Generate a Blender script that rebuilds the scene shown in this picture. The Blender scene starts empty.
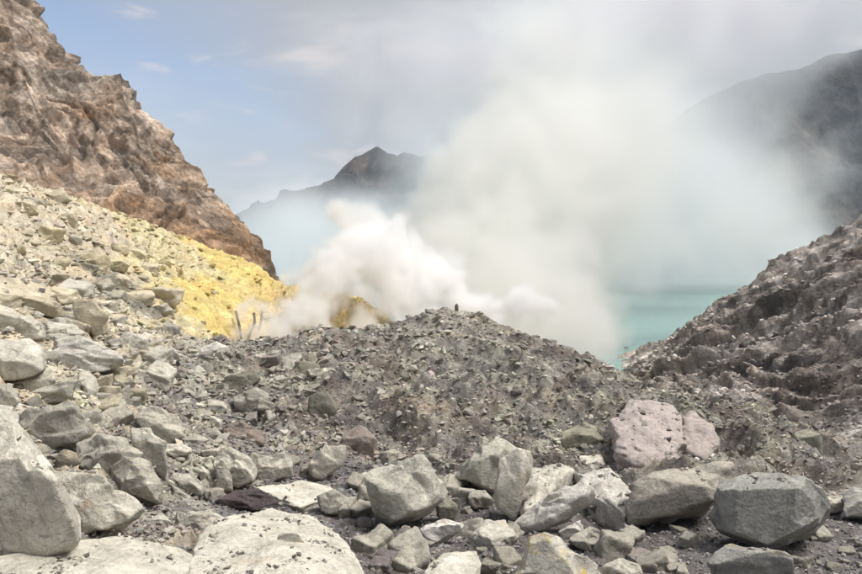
import bpy, bmesh, math, time
import numpy as np
from mathutils import Vector

T0 = time.time()
sc = bpy.context.scene
COL = sc.collection
rng = np.random.default_rng(11)

# ------------------------------------------------------------------ camera
F, CX, CY, HORIZON = 676.0, 431.0, 287.0, 240.0
PITCH = math.atan((CY - HORIZON) / F)
cam_data = bpy.data.cameras.new('camera')
cam = bpy.data.objects.new('camera', cam_data)
COL.objects.link(cam)
cam_data.sensor_width = 36.0
cam_data.lens = 36.0 * F / 862.0
cam_data.clip_start, cam_data.clip_end = 0.1, 20000.0
cam.location = (0, 0, 0)
cam.rotation_euler = (math.pi / 2 - PITCH, 0, 0)
sc.camera = cam

# ------------------------------------------------------------------ sky, sun, exposure
SUN_DIR = Vector((0.46, -0.04, 0.85)).normalized()
world = bpy.data.worlds.new('World')
sc.world = world
world.use_nodes = True
wt = world.node_tree
wt.nodes.clear()
def wn(t, **k):
    n = wt.nodes.new(t)
    for a, b in k.items(): setattr(n, a, b)
    return n
sky = wn('ShaderNodeTexSky', sky_type='NISHITA', sun_disc=False)
sky.sun_elevation = math.asin(SUN_DIR.z)
sky.sun_rotation = math.atan2(SUN_DIR.x, SUN_DIR.y)
sky.altitude = 2200
sky.air_density, sky.dust_density, sky.ozone_density = 1.0, 0.8, 0.4
bg = wn('ShaderNodeBackground'); bg.inputs['Strength'].default_value = 0.1
wo = wn('ShaderNodeOutputWorld')
tc = wn('ShaderNodeTexCoord')
sep = wn('ShaderNodeSeparateXYZ'); wt.links.new(tc.outputs['Generated'], sep.inputs[0])
zc = wn('ShaderNodeMath', operation='MAXIMUM'); wt.links.new(sep.outputs['Z'], zc.inputs[0]); zc.inputs[1].default_value = 0.0
za = wn('ShaderNodeMath', operation='ADD'); wt.links.new(zc.outputs[0], za.inputs[0]); za.inputs[1].default_value = 0.16
dx = wn('ShaderNodeMath', operation='DIVIDE'); wt.links.new(sep.outputs['X'], dx.inputs[0]); wt.links.new(za.outputs[0], dx.inputs[1])
dy = wn('ShaderNodeMath', operation='DIVIDE'); wt.links.new(sep.outputs['Y'], dy.inputs[0]); wt.links.new(za.outputs[0], dy.inputs[1])
cmb = wn('ShaderNodeCombineXYZ'); wt.links.new(dx.outputs[0], cmb.inputs[0]); wt.links.new(dy.outputs[0], cmb.inputs[1])
def cloud_layer(scale, detail, rough, dist, lo, hi, off):
    mp = wn('ShaderNodeMapping'); mp.inputs['Location'].default_value = off
    wt.links.new(cmb.outputs[0], mp.inputs['Vector'])
    n = wn('ShaderNodeTexNoise')
    n.inputs['Scale'].default_value = scale; n.inputs['Detail'].default_value = detail
    n.inputs['Roughness'].default_value = rough; n.inputs['Distortion'].default_value = dist
    wt.links.new(mp.outputs[0], n.inputs['Vector'])
    r = wn('ShaderNodeMapRange', interpolation_type='SMOOTHSTEP')
    r.inputs['From Min'].default_value = lo; r.inputs['From Max'].default_value = hi
    wt.links.new(n.outputs['Fac'], r.inputs['Value'])
    return r.outputs['Result']
veil = cloud_layer(0.30, 3, 0.5, 0.3, 0.40, 0.60, (0.9, 0.4, 0))
puff = cloud_layer(2.4, 8, 0.6, 0.5, 0.53, 0.70, (3.1, 1.7, 0))
grey = cloud_layer(0.7, 5, 0.55, 0.5, 0.30, 0.56, (7.3, 2.2, 0))
hz = wn('ShaderNodeMapRange', interpolation_type='SMOOTHSTEP')
hz.inputs['From Min'].default_value = 0.42; hz.inputs['From Max'].default_value = 0.0
wt.links.new(sep.outputs['Z'], hz.inputs['Value'])
bank = wn('ShaderNodeMapRange', interpolation_type='SMOOTHSTEP')
bank.inputs['From Min'].default_value = -1.05; bank.inputs['From Max'].default_value = 0.0
bx_ = wn('ShaderNodeMath', operation='MULTIPLY_ADD'); wt.links.new(veil, bx_.inputs[0]); bx_.inputs[1].default_value = 0.4; wt.links.new(dx.outputs[0], bx_.inputs[2])
wt.links.new(bx_.outputs[0], bank.inputs['Value'])
vm = wn('ShaderNodeMath', operation='MAXIMUM'); wt.links.new(bank.outputs[0], vm.inputs[0]); wt.links.new(hz.outputs[0], vm.inputs[1])
vs = wn('ShaderNodeMath', operation='MULTIPLY'); vf = wn('ShaderNodeMath', operation='MAXIMUM'); wt.links.new(vm.outputs[0], vf.inputs[0]); vf.inputs[1].default_value = 0.26
wt.links.new(vf.outputs[0], vs.inputs[0]); vs.inputs[1].default_value = 0.92
CLOUD_W, CLOUD_G = (3.65, 3.62, 3.62, 1), (2.62, 2.66, 2.78, 1)
cm = wn('ShaderNodeMix', data_type='RGBA'); cm.inputs['A'].default_value = CLOUD_W; cm.inputs['B'].default_value = CLOUD_G
wt.links.new(grey, cm.inputs['Factor'])
m1 = wn('ShaderNodeMix', data_type='RGBA')
wt.links.new(vs.outputs[0], m1.inputs['Factor']); wt.links.new(sky.outputs[0], m1.inputs['A']); wt.links.new(cm.outputs['Result'], m1.inputs['B'])
m2 = wn('ShaderNodeMix', data_type='RGBA'); m2.inputs['B'].default_value = (4.3, 3.95, 3.9, 1)
ps = wn('ShaderNodeMath', operation='MULTIPLY'); wt.links.new(puff, ps.inputs[0]); ps.inputs[1].default_value = 0.6
wt.links.new(ps.outputs[0], m2.inputs['Factor']); wt.links.new(m1.outputs['Result'], m2.inputs['A'])
wt.links.new(m2.outputs['Result'], bg.inputs['Color'])
wt.links.new(bg.outputs[0], wo.inputs['Surface'])

sun_data = bpy.data.lights.new('sun', 'SUN')
sun_data.energy = 2.3
sun_data.angle = math.radians(28)
sun_data.color = (1.0, 0.965, 0.92)
sun = bpy.data.objects.new('sun', sun_data)
COL.objects.link(sun)
sun.rotation_euler = SUN_DIR.to_track_quat('Z', 'Y').to_euler()

vs_ = sc.view_settings
vs_.view_transform = 'Standard'; vs_.look = 'None'; vs_.gamma = 1.0; vs_.use_curve_mapping = False
vs_.exposure = 0.92
cy = sc.cycles
cy.use_denoising = True
cy.use_adaptive_sampling = True
cy.adaptive_threshold = 0.02
cy.max_bounces = 36; cy.diffuse_bounces = 3; cy.glossy_bounces = 2; cy.transparent_max_bounces = 16
cy.volume_bounces = 32
cy.volume_step_rate = 3.0
cy.volume_max_steps = 512
cy.use_fast_gi = False

# ------------------------------------------------------------------ pixel rays
cp, sp = math.cos(PITCH), math.sin(PITCH)
def ray(px, py):
    """direction (scaled so that y = 1) of a photograph pixel"""
    px, py = np.asarray(px, float), np.asarray(py, float)
    a, b = (px - CX) / F, -(py - CY) / F
    y = cp + b * sp
    z = -sp + b * cp
    return np.stack([a / y, np.ones_like(a), z / y], -1)
def at(px, py, d): return ray(px, py) * np.asarray(d, float)[..., None]

# ------------------------------------------------------------------ noise
_perm = np.random.default_rng(5).permutation(4096).astype(np.int64)
def _h(ix, iy, iz=0): return _perm[(_perm[(_perm[ix & 4095] + iy) & 4095] + iz) & 4095]
_a = np.random.default_rng(6).uniform(0, 2 * math.pi, 4096)
_g2 = np.stack([np.cos(_a), np.sin(_a)], -1)
_g3 = np.random.default_rng(7).normal(size=(4096, 3)); _g3 /= np.linalg.norm(_g3, axis=1)[:, None]
def perlin2(x, y):
    ix, iy = np.floor(x).astype(np.int64), np.floor(y).astype(np.int64)
    fx, fy = x - ix, y - iy
    u, v = fx * fx * fx * (fx * (fx * 6 - 15) + 10), fy * fy * fy * (fy * (fy * 6 - 15) + 10)
    def g(a, b):
        gr = _g2[_h(ix + a, iy + b)]
        return gr[..., 0] * (fx - a) + gr[..., 1] * (fy - b)
    n0 = g(0, 0) * (1 - u) + g(1, 0) * u
    n1 = g(0, 1) * (1 - u) + g(1, 1) * u
    return (n0 * (1 - v) + n1 * v) * 1.5
def perlin3(x, y, z):
    ix, iy, iz = (np.floor(t).astype(np.int64) for t in (x, y, z))
    fx, fy, fz = x - ix, y - iy, z - iz
    u, v, w = (t * t * t * (t * (t * 6 - 15) + 10) for t in (fx, fy, fz))
    def g(a, b, c):
        gr = _g3[_h(ix + a, iy + b, iz + c)]
        return gr[..., 0] * (fx - a) + gr[..., 1] * (fy - b) + gr[..., 2] * (fz - c)
    def l(a, b, t): return a + (b - a) * t
    return l(l(l(g(0,0,0), g(1,0,0), u), l(g(0,1,0), g(1,1,0), u), v),
             l(l(g(0,0,1), g(1,0,1), u), l(g(0,1,1), g(1,1,1), u), v), w) * 1.4
def fbm2(x, y, o=4, gain=.5, off=0.0):
    s, a, f = 0, 1.0, 1.0
    for i in range(o):
        s = s + a * perlin2(x * f + off + 17.3 * i, y * f - off + 9.1 * i); a *= gain; f *= 2.03
    return s
def ridge2(x, y, o=4, gain=.5, off=0.0):
    s, a, f = 0, 1.0, 1.0
    for i in range(o):
        s = s + a * (1 - 2 * np.abs(perlin2(x * f + off + 11.3 * i, y * f - off + 5.1 * i))); a *= gain; f *= 2.03
    return s
def fbm3(p, o=4, gain=.5, off=0.0):
    s, a, f = 0, 1.0, 1.0
    for i in range(o):
        s = s + a * perlin3(p[..., 0] * f + off + 7.7 * i, p[..., 1] * f + off, p[..., 2] * f - off); a *= gain; f *= 2.07
    return s
def cells2(x, y, off=0):
    """worley: distance to nearest, to second nearest, a random value per cell and a random tilt"""
    ix, iy = np.floor(x).astype(np.int64), np.floor(y).astype(np.int64)
    f1 = np.full(x.shape, 9.0); f2 = np.full(x.shape, 9.0); val = np.zeros(x.shape); tx = np.zeros(x.shape); ty = np.zeros(x.shape)
    for a in (-1, 0, 1):
        for b in (-1, 0, 1):
            h = _h(ix + a + off, iy + b - off)
            qx, qy = ix + a + (h % 61) / 61.0 - x, iy + b + (h % 53) / 53.0 - y
            d = np.sqrt(qx * qx + qy * qy)
            c = d < f1
            f2 = np.where(c, f1, np.minimum(f2, d))
            f1 = np.where(c, d, f1); val = np.where(c, (h % 97) / 97.0, val)
            tx = np.where(c, qx * ((h % 31) / 15.0 - 1), tx); ty = np.where(c, qy * ((h % 37) / 18.0 - 1), ty)
    return f1, f2, val, tx + ty
def sm(a, b, x):
    t = np.clip((x - a) / (b - a), 0, 1); return t * t * (3 - 2 * t)
def block(c, w=.35): return (c[2] - .4 + c[3]) * sm(0, w, c[1] - c[0])
def saw(t, edge=.18):
    """a bed: rises slowly, breaks off in a short steep step"""
    f = t - np.floor(t); return np.where(f < 1 - edge, f / (1 - edge), (1 - f) / edge)
class TPS:
    def __init__(s, pts, lam=0.02):
        P = np.asarray(pts, float); s.P = P[:, :2]; n = len(P)
        d = np.linalg.norm(s.P[:, None] - s.P[None], axis=2)
        K = np.where(d > 0, d * d * np.log(np.maximum(d, 1e-9)), 0) + lam * np.eye(n)
        Q = np.c_[np.ones(n), s.P]
        A = np.block([[K, Q], [Q.T, np.zeros((3, 3))]])
        s.w = np.linalg.solve(A, np.r_[P[:, 2], 0, 0, 0])
    def __call__(s, x, y):
        x, y = np.asarray(x, float), np.asarray(y, float); sh = x.shape; x = x.ravel(); y = y.ravel()
        out = np.empty(x.size)
        for i in range(0, x.size, 40000):
            q = slice(i, i + 40000)
            d2 = (x[q, None] - s.P[:, 0]) ** 2 + (y[q, None] - s.P[:, 1]) ** 2
            K = 0.5 * d2 * np.log(np.maximum(d2, 1e-12))
            out[q] = K @ s.w[:-3] + s.w[-3] + s.w[-2] * x[q] + s.w[-1] * y[q]
        return out.reshape(sh)

# ------------------------------------------------------------------ mesh helpers
def tag(o, label=None, cat=None, group=None, kind=None):
    if label: o['label'] = label
    if cat: o['category'] = cat
    if group: o['group'] = group
    if kind: o['kind'] = kind
    return o
def mesh_np(name, V, Fc, smooth=True, cols=None):
    V = np.ascontiguousarray(V, np.float32); Fc = np.ascontiguousarray(Fc, np.int32); k = Fc.shape[1]
    me = bpy.data.meshes.new(name)
    me.vertices.add(len(V)); me.vertices.foreach_set('co', V.ravel())
    me.loops.add(Fc.size); me.loops.foreach_set('vertex_index', Fc.ravel())
    me.polygons.add(len(Fc)); me.polygons.foreach_set('loop_start', np.arange(0, Fc.size, k, dtype=np.int32))
    me.polygons.foreach_set('loop_total', np.full(len(Fc), k, np.int32))
    me.polygons.foreach_set('use_smooth', np.full(len(Fc), smooth, bool))
    if cols is not None:
        a = me.color_attributes.new('tint', 'FLOAT_COLOR', 'POINT')
        a.data.foreach_set('color', np.ascontiguousarray(np.c_[cols, np.ones(len(cols))], np.float32).ravel())
    me.update(calc_edges=True); me.validate()
    return me
def link(name, me, mat, loc=(0, 0, 0), parent=None):
    o = bpy.data.objects.new(name, me)
    if mat is not None and not me.materials: me.materials.append(mat)
    o.location = loc; o.parent = parent
    COL.objects.link(o); return o
def grid_faces(nx, ny):
    i = np.arange(nx - 1)[:, None] * ny + np.arange(ny - 1)[None]
    return np.stack([i, i + ny, i + ny + 1, i + 1], -1).reshape(-1, 4)

# ------------------------------------------------------------------ materials
def mat_new(name):
    m = bpy.data.materials.new(name); m.use_nodes = True
    nt = m.node_tree
    return m, nt, nt.nodes['Principled BSDF']
def nd(nt, t, **k):
    n = nt.nodes.new(t)
    for a, b in k.items(): setattr(n, a, b)
    return n
def noise(nt, vec, scale, detail=6, rough=.6, dist=0.0):
    n = nd(nt, 'ShaderNodeTexNoise')
    n.inputs['Scale'].default_value = scale; n.inputs['Detail'].default_value = detail
    n.inputs['Roughness'].default_value = rough; n.inputs['Distortion'].default_value = dist
    nt.links.new(vec, n.inputs['Vector']); return n.outputs['Fac']
def rampf(nt, v, lo, hi, a=0.0, b=1.0):
    r = nd(nt, 'ShaderNodeMapRange'); r.inputs['From Min'].default_value = lo; r.inputs['From Max'].default_value = hi
    r.inputs['To Min'].default_value = a; r.inputs['To Max'].default_value = b
    nt.links.new(v, r.inputs['Value']); return r.outputs['Result']
def mixc(nt, f, a, b, mode='MIX'):
    m = nd(nt, 'ShaderNodeMix', data_type='RGBA', blend_type=mode)
    for k, v in (('Factor', f), ('A', a), ('B', b)):
        if isinstance(v, (int, float)): m.inputs[k].default_value = v
        elif isinstance(v, tuple): m.inputs[k].default_value = (*v, 1)
        else: nt.links.new(v, m.inputs[k])
    return m.outputs['Result']
def mul(nt, a, b):
    m = nd(nt, 'ShaderNodeMath', operation='MULTIPLY')
    for i, v in enumerate((a, b)):
        if isinstance(v, (int, float)): m.inputs[i].default_value = v
        else: nt.links.new(v, m.inputs[i])
    return m.outputs[0]
def grey_mul(nt, v):
    c = nd(nt, 'ShaderNodeCombineColor')
    for i in range(3): nt.links.new(v, c.inputs[i])
    return c.outputs[0]
def bump(nt, bsdf, hs):
    prev = None
    for h, dist, st in hs:
        b = nd(nt, 'ShaderNodeBump'); b.inputs['Distance'].default_value = dist; b.inputs['Strength'].default_value = st
        nt.links.new(h, b.inputs['Height'])
        if prev is not None: nt.links.new(prev, b.inputs['Normal'])
        prev = b.outputs[0]
    nt.links.new(prev, bsdf.inputs['Normal'])
def set_bsdf(b, rough=.92, spec=.15):
    b.inputs['Roughness'].default_value = rough
    b.inputs['Specular IOR Level'].default_value = spec

def make_ground_mat(name, s=1.0, strata=None, k=1.0, sb=1.1):
    """tint per vertex, broken up by grain, patches and fine relief"""
    m, nt, b = mat_new(name); set_bsdf(b)
    geo = nd(nt, 'ShaderNodeNewGeometry'); pos = geo.outputs['Position']
    at_ = nd(nt, 'ShaderNodeAttribute'); at_.attribute_name = 'tint'
    n1 = noise(nt, pos, 1.1 * s, 8, .68, .3); n2 = noise(nt, pos, 7 * s, 6, .7, .2); n3 = noise(nt, pos, 30 * s, 4, .65)
    v1 = rampf(nt, n1, .3, .7, .72, 1.3); v2 = rampf(nt, n2, .3, .7, .62, 1.42); v3 = rampf(nt, n3, .3, .7, .78, 1.25)
    c = mixc(nt, 1.0, at_.outputs['Color'], grey_mul(nt, mul(nt, mul(nt, v1, v2), v3)), 'MULTIPLY')
    wh = mixc(nt, 1.0, c, (1.12, 1.0, .9), 'MULTIPLY')
    c = mixc(nt, rampf(nt, noise(nt, pos, .45 * s, 5, .6, .4), .45, .7), c, wh)
    hs = [(n1, .25 / s, .5), (n2, .06 / s, .8), (n3, .015 / s, .7)]
    if strata:                                  # fine beds that run down the face
        mp = nd(nt, 'ShaderNodeMapping'); mp.inputs['Rotation'].default_value = (0, math.radians(strata), 0); nt.links.new(pos, mp.inputs['Vector'])
        sv = nd(nt, 'ShaderNodeVectorMath', operation='MULTIPLY'); nt.links.new(mp.outputs[0], sv.inputs[0]); sv.inputs[1].default_value = (1.5 * k, .35 * k, .16 * k if k == 1 else .5 * k)
        ns = noise(nt, sv.outputs[0], 1.0, 9, .72, .5)
        c = mixc(nt, 1.0, c, grey_mul(nt, rampf(nt, ns, .3, .7, .55, 1.45)), 'MULTIPLY')
        hs = [(n1, .10 / s, .4), (ns, sb, .9), (n2, .08 / s, .9), (n3, .03 / s, .9)]
    nt.links.new(c, b.inputs['Base Color'])
    bump(nt, b, hs)
    return m
def make_rock_mat(name, s=1.0, stain=None, stain_amt=.6, dust_toplight=.75, rough_bump=1.0):
    """object colour is the stone; pale ash crust and painted top light on the upper side, weathering and fine relief"""
    m, nt, b = mat_new(name); set_bsdf(b, .9, .2)
    tcn = nd(nt, 'ShaderNodeTexCoord'); oi = nd(nt, 'ShaderNodeObjectInfo')
    off = nd(nt, 'ShaderNodeVectorMath', operation='ADD'); nt.links.new(tcn.outputs['Object'], off.inputs[0])
    r3 = nd(nt, 'ShaderNodeVectorMath', operation='SCALE'); r3.inputs[0].default_value = (37, 11, 23); nt.links.new(oi.outputs['Random'], r3.inputs['Scale'])
    nt.links.new(r3.outputs[0], off.inputs[1]); p = off.outputs[0]
    n0 = noise(nt, p, 1.2 * s, 5, .6, .6); n1 = noise(nt, p, 4 * s, 8, .68, .3); n2 = noise(nt, p, 18 * s, 5, .65); n3 = noise(nt, p, 60 * s, 3, .6)
    v = mul(nt, mul(nt, rampf(nt, n0, .3, .7, .80, 1.18), rampf(nt, n1, .3, .7, .78, 1.22)), mul(nt, rampf(nt, n2, .3, .7, .84, 1.16), rampf(nt, n3, .3, .7, .88, 1.12)))
    c = mixc(nt, 1.0, mixc(nt, 1.0, oi.outputs['Color'], (.95, .94, .92), 'MULTIPLY'), grey_mul(nt, v), 'MULTIPLY')
    # ash dust on the upper side, plus top light put into the colour
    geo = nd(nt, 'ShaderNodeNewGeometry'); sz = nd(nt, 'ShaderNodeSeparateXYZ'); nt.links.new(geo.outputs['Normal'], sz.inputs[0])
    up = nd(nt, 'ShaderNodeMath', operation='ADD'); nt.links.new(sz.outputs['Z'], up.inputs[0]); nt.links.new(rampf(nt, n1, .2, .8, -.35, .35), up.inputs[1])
    d = mul(nt, rampf(nt, up.outputs[0], .45, .85), dust_toplight)
    ash = mixc(nt, 1.0, c, (1.36, 1.34, 1.3), 'MULTIPLY')  # paler tint that carries both the crust and the painted top light
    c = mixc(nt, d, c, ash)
    # rusty and dark blotches
    c2 = mixc(nt, 1.0, c, (.78, .64, .50), 'MULTIPLY')
    c = mixc(nt, rampf(nt, noise(nt, p, 2.3 * s, 6, .65, .5), .58, .72, 0, .55), c, c2)
    # dark hairline cracks
    vo = nd(nt, 'ShaderNodeTexNoise'); vo.inputs['Scale'].default_value = 2.2 * s; vo.inputs['Detail'].default_value = 7; vo.inputs['Distortion'].default_value = 1.2
    nt.links.new(p, vo.inputs['Vector'])
    ab = nd(nt, 'ShaderNodeMath', operation='SUBTRACT'); nt.links.new(vo.outputs['Fac'], ab.inputs[0]); ab.inputs[1].default_value = .5
    ab2 = nd(nt, 'ShaderNodeMath', operation='ABSOLUTE'); nt.links.new(ab.outputs[0], ab2.inputs[0])
    crack = rampf(nt, ab2.outputs[0], 0.0, .022, .0, 1.0)
    if stain:
        c = mixc(nt, mul(nt, rampf(nt, noise(nt, p, 2.0 * s, 6, .7, .8), .56, .66), stain_amt), c, stain)
    nt.links.new(c, b.inputs['Base Color'])
    bump(nt, b, [(n0, .12 / s, .6 * rough_bump), (crack, .014 / s, .7), (n1, .07 / s, .9 * rough_bump), (n2, .022 / s, 1.0 * rough_bump), (n3, .007 / s, .8)])
    return m
M_ground = make_ground_mat('ash_ground')
M_cliff = make_ground_mat('cliff_stone', .35, 45)
M_slope = make_ground_mat('slope_stone', .45, 114)
M_mound = make_ground_mat('crusted_ash', 1.0, 63, 2.6, .30)
M_far = make_ground_mat('far_stone', .035)
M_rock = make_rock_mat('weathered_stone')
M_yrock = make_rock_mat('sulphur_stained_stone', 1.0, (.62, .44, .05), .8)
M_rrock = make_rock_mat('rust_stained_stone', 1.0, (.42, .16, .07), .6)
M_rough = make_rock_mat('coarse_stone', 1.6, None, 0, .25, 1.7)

def make_chip_mat():
    m, nt, b = mat_new('stone_chips'); set_bsdf(b)
    geo = nd(nt, 'ShaderNodeNewGeometry')
    a = nd(nt, 'ShaderNodeAttribute'); a.attribute_name = 'tint'
    n2 = noise(nt, geo.outputs['Position'], 14, 5, .65); n3 = noise(nt, geo.outputs['Position'], 55, 3, .6)
    c = mixc(nt, 1.0, a.outputs['Color'], grey_mul(nt, mul(nt, rampf(nt, n2, .3, .7, .75, 1.28), rampf(nt, n3, .3, .7, .85, 1.15))), 'MULTIPLY')
    nt.links.new(c, b.inputs['Base Color'])
    bump(nt, b, [(n2, .03, .8), (n3, .008, .7)])
    return m
M_chip = make_chip_mat()

# ------------------------------------------------------------------ the ground as control points: pixel, distance, zone
LAKE_Z = -20.0
CP = [
 # basin in front
 (431,574,8.2,'B'),(200,574,7.4,'C'),(0,574,6.4,'C'),(650,574,8.5,'B'),(862,574,9.0,'B'),(320,545,9.4,'B'),(540,545,9.8,'B'),
 (0,480,8.8,'C'),(90,500,8.8,'C'),(431,520,11.4,'B'),(260,520,10.6,'B'),(330,480,13.8,'B'),(650,520,11.4,'B'),(800,520,11.6,'B'),(862,520,11.8,'B'),
 (60,470,9.8,'C'),(150,470,12.0,'C'),(150,440,13.8,'C'),(210,470,13.2,'C'),(200,420,18,'C'),(250,440,17.4,'C'),(270,400,21.5,'M'),(170,395,19.5,'C'),
 # foot and face of the mound
 (431,465,16.0,'M'),(330,440,18,'M'),(520,462,15.8,'M'),(600,462,15.8,'M'),(700,478,14.0,'M'),(800,470,15.0,'M'),
 (431,390,20.5,'M'),(340,390,21.5,'M'),(560,400,19.5,'M'),(640,430,17.6,'M'),(710,445,16.8,'M'),(490,350,23.5,'M'),(400,350,24.5,'M'),(560,370,22,'M'),
 # crest of the mound
 (205,352,31,'C'),(245,350,31,'M'),(290,350,30,'M'),(330,337,29,'M'),(390,331,28,'M'),(425,321,27.5,'M'),(455,317,27.4,'M'),(485,322,27.2,'M'),(520,345,26,'M'),
 (580,366,24.6,'M'),(640,391,22.8,'M'),(720,412,20.6,'M'),(780,432,19,'M'),(822,452,17.5,'M'),(850,475,15.5,'M'),
 # scree
 (0,410,11.5,'S'),(0,380,14,'S'),(80,400,14.5,'S'),(120,360,20,'S'),(0,330,19,'S'),(60,320,24,'S'),(0,290,25,'S'),(130,320,29,'S'),(190,340,33,'S'),
 (0,240,36,'S'),(60,270,34,'S'),(110,280,38,'G'),(145,310,36,'G'),(125,295,36,'G'),(0,192,48,'S'),(50,215,48,'S'),(100,238,56,'S'),(100,260,46,'S'),(150,270,50,'y'),
 (180,253,62,'y'),(230,262,67,'Y'),(262,271,70,'Y'),(282,285,67,'Y'),(200,300,48,'Y'),(235,300,54,'Y'),(180,320,40,'y'),(240,345,46,'O'),(250,325,51,'O'),(258,305,57,'O'),(270,285,64,'Y'),(215,330,44,'Y'),
 # vents, little sulphur cone
 (300,345,46,'V'),(290,318,56,'V'),(335,298,58,'O'),(368,310,57,'O'),(350,332,54,'O'),(320,312,57,'O'),(400,340,56,'V'),(312,300,66,'V'),
 # slope above the lake
 (862,231,108,'R'),(845,239,106,'R'),(800,270,104,'R'),(770,285,104,'R'),(735,306,106,'R'),(700,333,106,'R'),(662,350,104,'R'),(641,364,104,'R'),
 (862,330,60,'R'),(862,280,80,'R'),(800,330,80,'R'),(862,430,32,'R'),(780,380,60,'R'),(700,378,80,'R'),(652,386,88,'R'),(720,398,60,'R'),(830,440,30,'R'),(862,475,18,'R'),
 (760,350,84,'R'),
]
XYZ = [ # what the camera does not see
 (0,2,-2.9,'B'),(-8,3,-1.5,'S'),(9,3,-3.4,'B'),(-14,9,0.5,'S'),(14,9,-4.2,'B'),(17,15,-4.6,'R'),(24,22,-5.5,'R'),
 (5,38,-10,'M'),(12,34,-12,'M'),(0,46,-12,'V'),(20,45,-16,'R'),(8,60,-17,'V'),(0,75,-20,'V'),(20,75,-20.5,'R'),(22,95,-21.5,'R'),(-5,100,-21.5,'V'),
 (-10,38,-8,'V'),(-4,36,-8,'V'),(-12,70,-12,'V'),(-12,85,-17,'V'),(-30,130,-23,'V'),(10,130,-23,'V'),(40,128,-23,'R'),(50,122,-20,'R'),(62,128,-14,'R'),(80,128,-6,'R'),(70,150,-23,'R'),(110,150,-12,'R'),
 (110,110,16,'R'),(110,60,22,'R'),(70,50,6,'R'),(110,20,20,'R'),(40,15,-1,'R'),(-50,45,9,'S'),(-60,30,11,'S'),(-40,20,7,'S'),(-55,80,8,'S'),(-30,85,-3,'S'),(-90,60,22,'S'),(-110,100,26,'S'),(-110,20,26,'S'),
 (-30,4,5,'S'),(-60,150,5,'S'),(-110,150,12,'S'),
]
pts, zone = [], []
for px, py, d, z in CP: pts.append(tuple(at(px, py, d))); zone.append(z)
for x, y, z_, z in XYZ: pts.append((x, y, z_)); zone.append(z)
pts = np.array(pts)
zb = TPS(pts, .05)
ZC = dict(B=(.145,.134,.130), C=(.205,.190,.175), M=(.285,.266,.235), S=(.48,.43,.33), G=(.235,.215,.17), y=(.50,.44,.275), Y=(.52,.415,.165), V=(.32,.285,.22), O=(.56,.44,.21), R=(.62,.56,.505))
ZK = list(ZC)
zi = np.array([ZK.index(z) for z in zone])
cq = np.stack([pts[:, 0] / np.maximum(pts[:, 1], 3) * 1.6, np.log(np.maximum(pts[:, 1], 3))], -1)
def zones(x, y):
    """share of each zone at a place, edges broken up"""
    sh = x.shape; x = x.ravel(); y = y.ravel(); out = np.zeros((x.size, len(ZK)))
    wx = .05 * fbm2(x * .35, y * .35, 4) ; wy = .05 * fbm2(x * .35 + 40, y * .35, 4)
    qx = x / np.maximum(y, 3) * 1.6 + wx; qy = np.log(np.maximum(y, 3)) + wy
    for i in range(0, x.size, 40000):
        q = slice(i, i + 40000)
        d2 = (qx[q, None] - cq[:, 0]) ** 2 + (qy[q, None] - cq[:, 1]) ** 2
        w = 1 / (d2 + 2e-4) ** 2.6
        for k in range(len(ZK)): out[q, k] = w[:, zi == k].sum(1)
    out /= out.sum(1, keepdims=True)
    return out.reshape(*sh, len(ZK))
def hit(px, py, lo=3.0, hi=160.0):
    """where the ray through a pixel first meets the ground"""
    px, py = np.atleast_1d(np.asarray(px, float)), np.atleast_1d(np.asarray(py, float))
    t = np.exp(np.linspace(math.log(lo), math.log(hi), 500)); r = ray(px, py)
    P = r[:, None] * t[None, :, None]
    below = P[..., 2] < zb(P[..., 0], P[..., 1])
    k = np.where(below.any(1), below.argmax(1), len(t) - 1)
    return P[np.arange(len(px)), k]

def spaced(a, b, s0, s1, far0, far1):
    out = [a]
    while out[-1] < b:
        v = out[-1]; t = np.clip((abs(v) - far0) / (far1 - far0), 0, 1); out.append(v + s0 + (s1 - s0) * t)
    return np.array(out)
xr = spaced(0, 112, .075, .75, 9, 95); xs = np.r_[-xr[:0:-1], xr]
ys = spaced(1.5, 152, .07, .42, 16, 110)
GX, GY = np.meshgrid(xs, ys, indexing='ij')
W = zones(GX, GY)
wz = {k: W[..., i] for i, k in enumerate(ZK)}
Z0 = zb(GX, GY)
rough = wz['M'] + .8 * wz['C'] + .9 * wz['S'] + .6 * wz['y'] + .4 * wz['Y'] + .5 * wz['O'] + .7 * wz['V']
dist = np.sqrt(GX ** 2 + GY ** 2)
big = np.clip(dist / 30, .45, 2.2)
sx, sy = GX + .25 * fbm2(GX * 1.3, GY * 1.3, 3), GY + .25 * fbm2(GX * 1.3 + 9, GY * 1.3, 3)
f1, f2, cv, ct = cells2(sx * 1.25, sy * .8)
g1, g2, dv, dt = cells2(sx * 3.1 + 7, sy * 2.2 + 3)
blk = .62 * block((f1, f2, cv, ct), .3) - .10 * (1 - sm(0, .12, f2 - f1))
blk2 = .26 * block((g1, g2, dv, dt), .35) - .04 * (1 - sm(0, .16, g2 - g1))
m1, m2, mv, mt = cells2(sx * .62 + 3 + .3 * sy, sy * .5, 21)
dg = GX * .75 + GY * .3                     # the beds on the mound run down to the right
strat = ridge2(dg * .9, (GY - GX * .5) * .28, 4, .55, 3.0)
Zd = (rough - .62 * wz['M']) * (.8 * blk * big + .9 * blk2) + wz['M'] * (.22 * ridge2(dg * .55, (GY - GX * .5) * .16, 4, .52, 3.0) + .17 * ridge2(GX * .75 + 4, GY * .75, 3, .5) + .30 * block((m1, m2, mv, mt), .3) + .34 * fbm2(GX * .3, GY * .3, 3) - .12)
Zd += rough * .10 * fbm2(GX * 2.2, GY * 2.2, 5, .62)
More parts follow.
